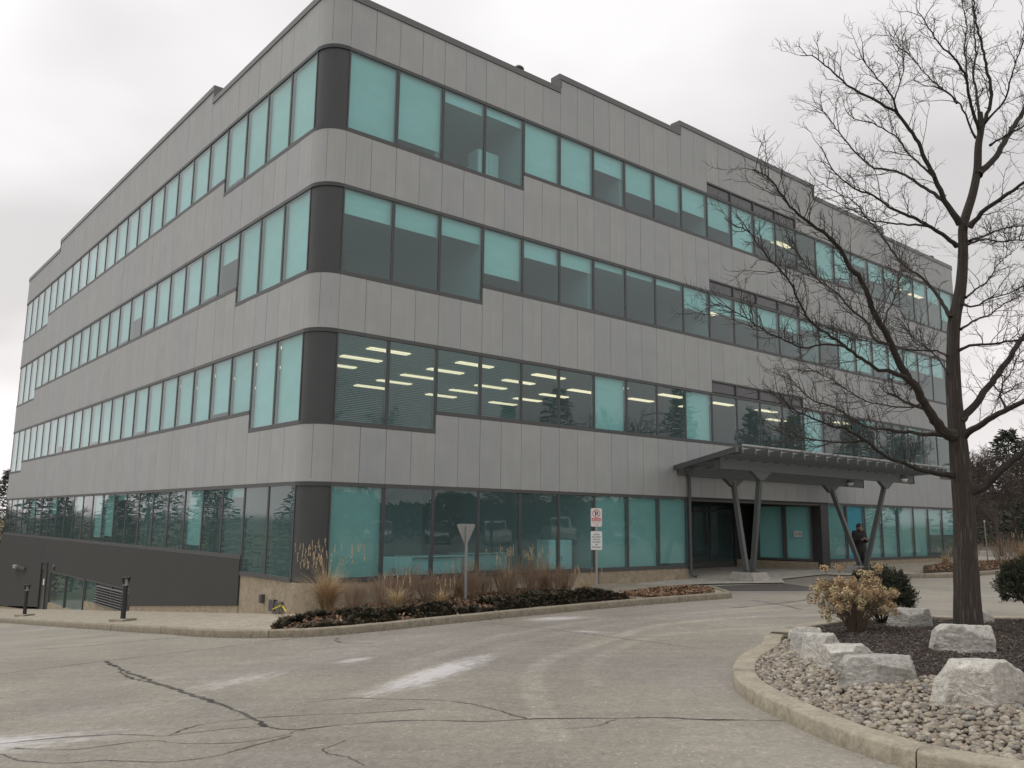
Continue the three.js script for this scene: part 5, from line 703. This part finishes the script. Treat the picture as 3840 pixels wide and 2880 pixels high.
// ------------------------------------------------------------------ bed in front of the building
const bedY = bedH(bed1, 0.1, 0.12);
M.straw = [mat(0.5, 0.385, 0.23, 0.9, 0, { side: THREE.DoubleSide }), mat(0.42, 0.3, 0.17, 0.9, 0, { side: THREE.DoubleSide })]; M.redtwig = mat(0.33, 0.235, 0.165, 0.9);
function grassClump(label, x, z, h, n, spread, seed, tall = 12, y = bedY(x, z)) {
  const o = thing('ornamental_grass', label, 'grass clump', [x, y - 0.01, z], 0, 'dry ornamental grasses in the planting bed'), r = rng(seed), B = new Build(), T = new Build();
  const blade = (D, hh, lean, w) => { const a = r() * 6.283, dx = Math.cos(a), dz = Math.sin(a), bx0 = (r() - 0.5) * 0.16, bz0 = (r() - 0.5) * 0.16, side = V3(-dz, 0, dx).multiplyScalar(w); let prev = null; const droop = lean * (0.6 + 0.9 * r()); for (let k = 0; k <= 5; k++) { const t = k / 5, p = V3(bx0 + dx * droop * t * t * hh, hh * t * (1 - 0.25 * droop * t * t), bz0 + dz * droop * t * t * hh); if (prev) { const s0 = side.clone().multiplyScalar(1 - (k - 1) / 5.2), s1 = side.clone().multiplyScalar(1 - k / 5.2); D.tri(prev.clone().sub(s0), prev.clone().add(s0), p.clone().add(s1)); D.tri(prev.clone().sub(s0), p.clone().add(s1), p.clone().sub(s1)); } prev = p; } return prev; };
  for (let k = 0; k < n; k++) blade(B, h * (0.35 + 0.55 * r()), spread * (0.3 + r()), 0.006);
  for (let k = 0; k < tall; k++) { const e = blade(T, h * (0.95 + 0.35 * r()), spread * 0.42, 0.0055); for (let q = 0; q < 7; q++) { const c = e.clone().add(V3((r() - 0.5) * 0.02, -0.16 * r(), (r() - 0.5) * 0.02)); T.quad(c, V3(0.012 * (r() - 0.5), 0.04, 0.012 * (r() - 0.5)), V3(0.006, 0, 0.006)); } }
  part('blades', B.geo(), M.straw[seed % 2], o); part('seed_stems', T.geo(), M.straw[0], o);
}
grassClump('tallest dry grass clump, at the corner of the building', -0.3, 1.7, 1.2, 900, 0.8, 501, 46);
grassClump('dry grass clump with drooping blades just right of the corner clump', 0.95, 2.25, 0.7, 260, 0.9, 502, 6); grassClump('dry grass clump behind the yield sign post', 3.3, 1.2, 0.8, 200, 0.8, 503, 12);
grassClump('dry grass clump midway between the two signs', 4.7, 1.3, 0.95, 220, 0.8, 504, 18); grassClump('reddish dry grass clump left of the fire route sign', 5.75, 1.35, 0.95, 260, 0.8, 505, 18); grassClump('low dry grass clump under the fire route sign', 6.1, 2.5, 0.6, 220, 0.8, 506, 8); grassClump('dry grass clump low at the front, left of the yield sign', 1.9, 2.5, 0.55, 200, 1.0, 507, 4);
function twigShrub(label, x, y, z, h, n, seed, m = M.redtwig, wide = 0.34, name = 'bare_shrub', group = 'bare shrubs in the planting bed') {
  const B = new Build(), r = rng(seed); for (let k = 0; k < n; k++) { const a = r() * 6.283, e = wide * Math.sqrt(r()), hh = h * (0.6 + 0.45 * r()), b = V3(Math.cos(a) * e * 0.35, 0, Math.sin(a) * e * 0.35), t = V3(Math.cos(a) * e, hh, Math.sin(a) * e), mid = b.clone().lerp(t, 0.5).addScaledVector(pick3(r), 0.04); B.tube([b, mid, t], 0.007, 0.0036, 3); for (let q = 0; q < 4; q++) { const s = 0.35 + 0.6 * r(), p = b.clone().lerp(t, s); B.tube([p, p.clone().add(V3((r() - 0.5) * 0.13, 0.08 + 0.12 * r(), (r() - 0.5) * 0.13))], 0.003, 0.002, 3); } }
  const o = single(name, B.geo(), m, label, 'shrub', [x, y, z], 0, group); return o;
}
const nth = ['first', 'second', 'third', 'fourth', 'fifth', 'sixth', 'seventh', 'eighth', 'ninth', 'tenth', 'eleventh'];
[[0.55, 1.25], [1.2, 1.45], [1.75, 1.3], [2.3, 1.5], [2.75, 1.25], [3.3, 1.65], [3.8, 1.3], [4.3, 1.7], [4.95, 1.85], [5.5, 2.0], [6.3, 1.5]].forEach(([x, z], i) => twigShrub(`${nth[i]} bare reddish stemmed shrub along the front wall, counted from the corner`, x, bedY(x, z), z, 0.56 + 0.13 * ((i * 7) % 3), 70, 600 + i, M.redtwig, 0.42));
{ // ribbon-tagged twig at the corner
  const x = -1.2, z = 1.75, o = thing('tagged_shrub', 'small bare sapling with a yellow ribbon beside the corner of the bed', 'shrub', [x, bedY(x, z) - 0.02, z]), B = new Build(), r = rng(17); for (let k = 0; k < 12; k++) { const a = r() * 6.28, e = V3(Math.cos(a) * 0.25, 0.35 + 0.3 * r(), Math.sin(a) * 0.25); B.tube([V3(0, 0, 0), e.clone().multiplyScalar(0.5).addScaledVector(pick3(r), 0.03), e], 0.006, 0.003, 4); } part('stems', B.geo(), M.redtwig, o);
  part('ribbon', new Build().quad(V3(-0.28, 0.34, 0.06), V3(0.16, 0.07, 0.02), V3(0.008, 0.026, 0.0)).quad(V3(-0.1, 0.4, 0.06), V3(0.06, -0.1, 0.05), V3(0.025, 0.01, 0)).geo(), mat(0.85, 0.72, 0.05, 0.6, 0, { side: THREE.DoubleSide }), o);
}
{ // dark low juniper at the front of the bed, leaf litter, needles
  const r = rng(66), sprig = (() => { const B = new Build(), q = rng(2); for (let k = 0; k < 9; k++) { const d = V3(1, 0.2 + 0.3 * q(), (q() - 0.5) * 1.6).normalize().multiplyScalar(0.5 + 0.5 * q()); B.quad(V3(0, 0, 0), d, V3((q() - 0.5) * 0.1, 0.03, 0.16)); } return B.geo(); })();
  const list = [], tones = [[0.036, 0.04, 0.022], [0.065, 0.048, 0.03], [0.11, 0.076, 0.045], [0.032, 0.033, 0.02]];
  for (let k = 0; k < 60000 && list.length < 13000; k++) { const x = -1.8 + rr0(r) * 7.8, z = 0.4 + r() * 4; if (!inPoly(bed1, x, z)) continue; const e = edgeDist(kin, x, z), band = 0.1 + 0.95 * n2(x * 0.9, 3, 7); if (e > 0.35 + band || e < 0.06) continue; if (n2(x * 1.6, z * 1.6, 14) < 0.36) continue; const s = 0.06 + 0.07 * r(), hh = 0.015 + 0.075 * sm(0.05, 0.4, e) * (0.5 + n2(x * 2.5, z * 2.5, 5)) * r(); list.push([M4(V3(x, bedY(x, z) + hh, z), new THREE.Euler((r() - 0.5) * 0.7, r() * 6.28, 0.05 + 0.35 * r()), V3(s, s, s)), col(...tones[Math.floor(r() * 4)])]); }
  function rr0(q) { return q(); }
  instanced('ground_cover', sprig, mat(1, 1, 1, 0.9, 0, { side: THREE.DoubleSide }), list, scene);
  const leaf = new Build().quad(V3(-0.5, 0, -0.35), V3(1, 0.12, 0), V3(0, 0.25, 0.35)).quad(V3(-0.5, 0.25, 0), V3(1, 0.12, 0), V3(0, -0.2, 0.4)).geo(), leaves = [], brown = [[0.2, 0.115, 0.07], [0.26, 0.16, 0.1], [0.14, 0.085, 0.055], [0.32, 0.21, 0.13]];
  const scatter = (P, hf, n, lift) => { const xs = P.map((p) => p[0]), zs = P.map((p) => p[1]), a = Math.min(...xs), b = Math.max(...xs), c = Math.min(...zs), d = Math.max(...zs); let m = 0; for (let k = 0; k < n * 6 && m < n; k++) { const x = a + r() * (b - a), z = c + r() * (d - c); if (!inPoly(P, x, z)) continue; m++; const s = 0.03 + 0.05 * r(); leaves.push([M4(V3(x, hf(x, z) + lift * r() + 0.01, z), new THREE.Euler((r() - 0.5) * 1.6, r() * 6.28, (r() - 0.5) * 1.6), V3(s, s, s)), col(...brown[Math.floor(r() * 4)])]); } };
  scatter(leafBed, bedH(leafBed, 0.105, 0.07), 2600, 0.07); scatter(bedR, bedH(bedR, 0.11, 0.12), 7000, 0.09); scatter(bed1, bedY, 2500, 0.03); scatter([[5.5, 3.2], [5.9, 4.25], [6.2, 3.4]], bedY, 200, 0.05);
  instanced('leaf_litter', leaf, mat(1, 1, 1, 0.95, 0, { side: THREE.DoubleSide }), leaves, scene);
}
// ------------------------------------------------------------------ trees around the site (behind the building, and behind the camera where the glass mirrors them)
M.barkFar = mat(0.11, 0.09, 0.078, 0.95); M.twigFar = mat(0.1, 0.08, 0.07, 0.95);
M.needle = [mat(0.026, 0.037, 0.022, 0.9), mat(0.04, 0.05, 0.028, 0.9)];
function bareTree(label, x, z, h, seed, group, dens = 1, low = 0.25) {
  const o = thing('leafless_tree', label, 'tree', [x, g(x, z) - 0.15, z], 0, group), r = rng(seed), T = new Build(), C = new Build();
  const grow = (p, d, len, rad, lv) => {
    const n = 4, pts = [p.clone()], dd = d.clone(); let q = p.clone(); for (let k = 0; k < n; k++) { dd.addScaledVector(pick3(r), 0.16 + 0.06 * lv).add(V3(0, 0.06, 0)).normalize(); q = q.clone().addScaledVector(dd, len / n); pts.push(q); }
    (lv < 2 ? T : C).tube(pts, rad, rad * 0.62, lv === 0 ? 9 : lv < 2 ? 6 : 3); if (lv >= 4) return;
    const m = lv === 0 ? 7 : lv === 3 ? 6 * dens : 5; for (let k = 0; k < m; k++) { const s = lv === 0 ? low + (1 - low) * (k + r()) / m : 0.25 + 0.75 * (k + r()) / m, f = s * n, i = Math.min(n - 1, Math.floor(f)), at = pts[i].clone().lerp(pts[i + 1], f - i), side = V3().crossVectors(dd, pick3(r)).normalize(); grow(at, dd.clone().multiplyScalar(0.75).addScaledVector(side, 0.85).add(V3(0, 0.12, 0)).normalize(), len * (0.5 + 0.2 * r()) * (lv === 0 ? 1.05 - 0.35 * s : 1), rad * (0.5 + 0.12 * r()), lv + 1); }
  };
  grow(V3(0, 0, 0), V3((r() - 0.5) * 0.1, 1, (r() - 0.5) * 0.1).normalize(), h * 0.62, h * 0.017, 0);
  part('trunk', T.geo(), M.barkFar, o); part('crown', C.geo(), M.twigFar, o);
}
function conifer(label, x, z, h, seed, group, wide = 0.24) {
  const o = thing('conifer_tree', label, 'tree', [x, g(x, z) - 0.15, z], 0, group), r = rng(seed), T = new Build(), N = M.needle.map(() => new Build());
  T.tube([V3(0, 0, 0), V3(0.05, h * 0.5, 0), V3(0, h, 0)], h * 0.02, 0.02, 9);
  for (let y = h * 0.06; y < h * 0.98; y += h * 0.012) { const R = h * wide * Math.pow(1 - y / h, 0.75) * (0.7 + 0.5 * n2(y * 1.7, seed, 5)) + 0.08; const a = r() * 6.283; const e = V3(Math.cos(a), 0.12 + 0.2 * (y / h), Math.sin(a)).normalize(), len = R * (0.75 + 0.4 * r()); if (len > 0.5) T.tube([V3(0, y, 0), V3(e.x * len * 0.5, y + e.y * len * 0.35, e.z * len * 0.5), V3(e.x * len, y + e.y * len * 0.8 - len * 0.1, e.z * len)], 0.03, 0.008, 4);
    for (let k = 0; k < 46; k++) { const aa = r() * 6.283, t = Math.pow(r(), 0.6), d = V3(Math.cos(aa), 0, Math.sin(aa)), p = d.clone().multiplyScalar(R * t * (0.7 + 0.45 * n2(aa * 2, y * 2, seed))).add(V3(0, y + (r() - 0.5) * 0.3 + 0.12 * t, 0)); const s = 0.16 + 0.2 * r(), u = d.clone().multiplyScalar(s).addScaledVector(pick3(r), s * 0.7), w = V3().crossVectors(u, pick3(r)).normalize().multiplyScalar(s * 0.28); N[k & 1].quad(p, u, w); } }
  part('trunk', T.geo(), M.barkFar, o); N.forEach((b, i) => part(i ? 'foliage' : 'crown', b.geo(), M.needle[i], o));
}
const far = 'trees beyond the right end of the building';
conifer('dark conifer at the right edge, taller than the bare trees beside it', 57, -6.2, 8.6, 701, far, 0.45); conifer('dark conifer just right of the building end behind the trunk', 62, -12.5, 8, 702, far, 0.5); conifer('broad dark conifer filling the far right edge', 66, -7, 9.5, 706, far, 0.5);
bareTree('leaning leafless tree with forked trunk right of the large tree trunk', 45.5, -2.9, 6.8, 711, far, 1.6, 0.15); bareTree('leafless tree with low boughs close to the right edge of the picture', 48.5, -1.9, 7.6, 712, far, 1.6, 0.15); bareTree('leafless tree nearest to the end of the building', 50.5, -6.4, 7.2, 713, far, 1.6, 0.15); bareTree('tall leafless tree standing between the two dark conifers', 58, -9.5, 9.5, 714, far, 1.4, 0.2);
{ // long low building behind those trees
  const o = thing('low_building', 'long low dark brown building behind the trees at the right', 'building', [74, -0.2, -14]); part('wall', b0(-4, 0, -14, 8, 4.4, 24), mat(0.16, 0.14, 0.125, 0.9), o); part('roof', b0(-4.3, 4.4, -14.3, 8.3, 4.75, 24.3), M.lower, o);
  for (let k = 0; k < 5; k++) { const w = part('window', b0(-4.05, 1.2, -10 + k * 6.5, -3.98, 2.6, -7 + k * 6.5), M.frame, o); part('pane', new THREE.PlaneGeometry(2.8, 1.25).rotateY(-Math.PI / 2), M.darkPanel, w, [-4.06, 1.9, -8.5 + k * 6.5]); }
}
[[26.5, 2.9], [29.5, 3.0], [32.5, 2.6], [36, 3.0]].forEach(([x, z], i) => twigShrub(`${nth[i]} twiggy shrub in the bed right of the entrance, counted from the canopy`, x, bedH(bedR, 0.11, 0.12)(x, z), z, 0.9 + 0.2 * (i & 1), 70, 640 + i, M.redtwig, 0.6, 'twiggy_shrub', 'twiggy shrubs in the right bed'));
[[24.6, 2.9], [31, 3.3], [38, 2.6]].forEach(([x, z], i) => grassClump(['dry grass clump in the right bed nearest the canopy', 'dry grass clump in the right bed behind the tree trunk', 'dry grass clump at the far end of the right bed'][i], x, z, [0.6, 1.2, 1.3][i], 260, 0.7, 530 + i, 14, bedH(bedR, 0.11, 0.12)(x, z)));
{ const x = 33.4, z = 0.95, o = thing('marker_post', 'thin leaning pale marker post in the bed right of the tree trunk', 'post', [x, g(x, z) + 0.1, z]); part('post', new THREE.CylinderGeometry(0.025, 0.03, 1.8, 8).rotateZ(0.05).translate(0, 0.9, 0), M.post, o); part('cap', new THREE.SphereGeometry(0.045, 8, 6), M.white, o, [-0.045, 1.81, 0]); }
const lf = 'trees at the left beyond the building';
[[-3, -62, 8.5], [2.5, -66, 7], [-9, -58, 7.5], [-17, -50, 9.5], [-14, -66, 8], [7, -74, 8.5], [-24, -44, 10], [-6, -55, 9], [-20, -40, 9.5], [-12, -50, 10.5], [-28, -36, 10]].forEach(([x, z, h], i) => (i === 2 || i === 0 ? bareTree : conifer)(`${nth[i]} tree of the far row beyond the left end of the building`, x, z, h, 720 + i, lf, i === 2 || i === 0 ? 1.5 : 0.55));
const bk = 'trees across the car park';
conifer('tall dark conifer across the car park, mirrored in the second floor windows', 46, 41, 14.5, 741, bk, 0.3); conifer('conifer left of the tall one across the car park', 38.5, 39, 12.2, 742, bk, 0.28); conifer('conifer mirrored in the windows above the canopy', 49, 29, 13.5, 743, bk, 0.3); conifer('broad conifer mirrored at the right end of the second floor', 54, 25, 11.5, 744, bk, 0.36); conifer('conifer at the far right of the car park row', 58, 18, 11, 748, bk, 0.36); conifer('low conifer between the two tall ones across the car park', 42.5, 43.5, 9.5, 749, bk, 0.4);
bareTree('leafless tree across the car park mirrored beside the conifers', 46.5, 34, 13, 745, bk, 1); bareTree('leafless tree mirrored in the corner windows of the second floor', 27, 45, 11, 746, bk, 1); bareTree('leafless tree at the left end of the car park row', 20, 48, 10, 747, bk, 1);
[[52, 20, 10.5], [56, 13.5, 10], [61, 9.5, 10.5], [50.5, 23.5, 11], [66, 5, 11]].forEach(([x, z, h], i) => (i % 2 ? bareTree : conifer)(`${nth[i]} tree of the row behind the right end of the parked cars`, x, z, h, 760 + i, bk, i % 2 ? 1.2 : 0.4));
{ // clipped hedge along the far side of the car park
  const o = thing('hedge', 'long dark hedge along the far side of the car park', 'hedge'), r = rng(31), B = M.needle.map(() => new Build()), a = V3(14, 0, 56), b = V3(62, 0, 20), n = b.clone().sub(a).normalize(), t = V3(-n.z, 0, n.x);
  for (let k = 0; k < 26000; k++) { const s = r(), p = a.clone().lerp(b, s), e = (r() - 0.5) * 2.4, hh = (2.6 + 1.4 * n2(s * 40, 3, 5)) * Math.pow(r(), 0.5); p.addScaledVector(t, e).y = g(p.x, p.z) + hh; const q = 0.2 + 0.2 * r(), u = pick3(r).multiplyScalar(q), w = V3().crossVectors(u, pick3(r)).normalize().multiplyScalar(q * 0.5); B[k & 1].quad(p, u, w); }
  B.forEach((q, i) => part('foliage', q.geo(), M.needle[i], o));
}
// ------------------------------------------------------------------ parked cars mirrored in the ground floor glass
M.carGlass = mat(0.02, 0.022, 0.025, 0.08, 0); M.tyre = mat(0.02, 0.02, 0.02, 0.9); M.rim = mat(0.45, 0.45, 0.46, 0.35, 0.8); M.tail = mat(0.4, 0.02, 0.02, 0.3);
function car(name, label, x, z, turn, paint, kind) {
  const o = thing(name, label, 'car', [x, g(x, z), z], turn, 'cars parked across the drive'), pm = new THREE.MeshPhysicalMaterial({ color: paint, roughness: 0.35, clearcoat: 1, clearcoatRoughness: 0.05 });
  const P = { suv: { b: [[-2.2, 0.35], [2.2, 0.35], [2.28, 0.7], [2.2, 1.0], [1.15, 1.12], [-2.2, 1.1], [-2.28, 0.7]], c: [[-2.15, 1.08], [1.1, 1.1], [0.45, 1.62], [0.1, 1.7], [-1.7, 1.68], [-1.95, 1.55]] }, sedan: { b: [[-2.3, 0.3], [2.3, 0.3], [2.35, 0.6], [2.2, 0.82], [1.2, 0.95], [-1.6, 0.97], [-2.25, 0.93], [-2.36, 0.6]], c: [[-1.55, 0.95], [1.15, 0.93], [0.4, 1.38], [-0.1, 1.44], [-0.8, 1.42]] }, pickup: { b: [[-2.8, 0.5], [2.7, 0.5], [2.78, 0.9], [2.7, 1.15], [1.4, 1.22], [-2.8, 1.22]], c: [[-0.75, 1.2], [1.35, 1.2], [0.75, 1.8], [0.4, 1.86], [-0.6, 1.84]] } }[kind];
  const ex = (p, w) => new THREE.ExtrudeGeometry(new THREE.Shape(p.map((q) => new THREE.Vector2(...q))), { depth: w, bevelEnabled: true, bevelSize: 0.06, bevelThickness: 0.07, bevelSegments: 3 }).translate(0, 0, -w / 2);
  const body = part('body', ex(P.b, 1.62), pm, o), cabin = part('cabin', ex(P.c, 1.34), pm, o); const cs = P.c.map(([a, b]) => [a * 0.9 - 0.03, 1.08 * (kind === 'sedan' ? 0.89 : kind === 'pickup' ? 1.14 : 1.03) + (b - P.c[0][1]) * 0.8]);
  for (const s of [-1, 1]) part('side_window', new THREE.ExtrudeGeometry(new THREE.Shape(cs.map((q) => new THREE.Vector2(...q))), { depth: 0.012, bevelEnabled: false }), M.carGlass, cabin, [0, 0, s * 0.745 - 0.006]);
  const fr = P.c[1], f2 = P.c[2], rr1 = P.c[0], r2 = P.c[P.c.length - 1]; const pane = (p, q, s) => { const l = Math.hypot(q[0] - p[0], q[1] - p[1]); const m = part('windscreen', bx(l * 0.86, 0.012, 1.3), M.carGlass, cabin, [(p[0] + q[0]) / 2 + s * 0.055, (p[1] + q[1]) / 2 + 0.05, 0]); m.rotation.z = Math.atan2(q[1] - p[1], q[0] - p[0]); }; pane(fr, f2, 1); pane(rr1, r2, -1);
  for (const wx of kind === 'pickup' ? [-1.75, 1.75] : [-1.38, 1.42]) for (const s of [-1, 1]) { const w = part('wheel', new THREE.TorusGeometry(0.25, 0.095, 10, 22), M.tyre, o, [wx, 0.345, s * 0.8]); part('rim', new THREE.CylinderGeometry(0.2, 0.2, 0.12, 16).rotateX(Math.PI / 2), M.rim, w); }
  for (const s of [-1, 1]) { part('headlight', new RoundedBoxGeometry(0.12, 0.14, 0.36, 2, 0.04), M.white, body, [P.b[1][0] + 0.07, P.b[2][1] + 0.1, s * 0.6]); part('tail_light', new RoundedBoxGeometry(0.1, 0.22, 0.22, 2, 0.03), M.tail, body, [P.b[0][0] - 0.07, 0.9, s * 0.7]); }
}
car('parked_car', 'white sport utility car parked across the drive', 30.5, 31, 2.2, col(0.75, 0.75, 0.74), 'suv'); car('pickup_truck', 'white pickup truck parked right of the white sport utility car', 33.8, 28, 2.2, col(0.72, 0.71, 0.68), 'pickup');
car('parked_car', 'dark grey saloon car parked left of the white sport utility car', 27.5, 34, 2.2, col(0.05, 0.055, 0.06), 'sedan'); car('parked_car', 'silver saloon car at the left end of the parked row', 24.5, 37, 2.2, col(0.35, 0.36, 0.37), 'sedan'); car('parked_car', 'blue saloon car parked right of the pickup truck', 37, 25, 2.2, col(0.05, 0.08, 0.14), 'sedan'); car('parked_car', 'white saloon car at the right end of the parked row', 44.5, 17.5, 2.3, col(0.74, 0.74, 0.73), 'sedan'); car('parked_car', 'silver sport utility car second from the right end of the parked row', 41, 21, 2.3, col(0.4, 0.41, 0.42), 'suv');
renderer.render(scene, camera);
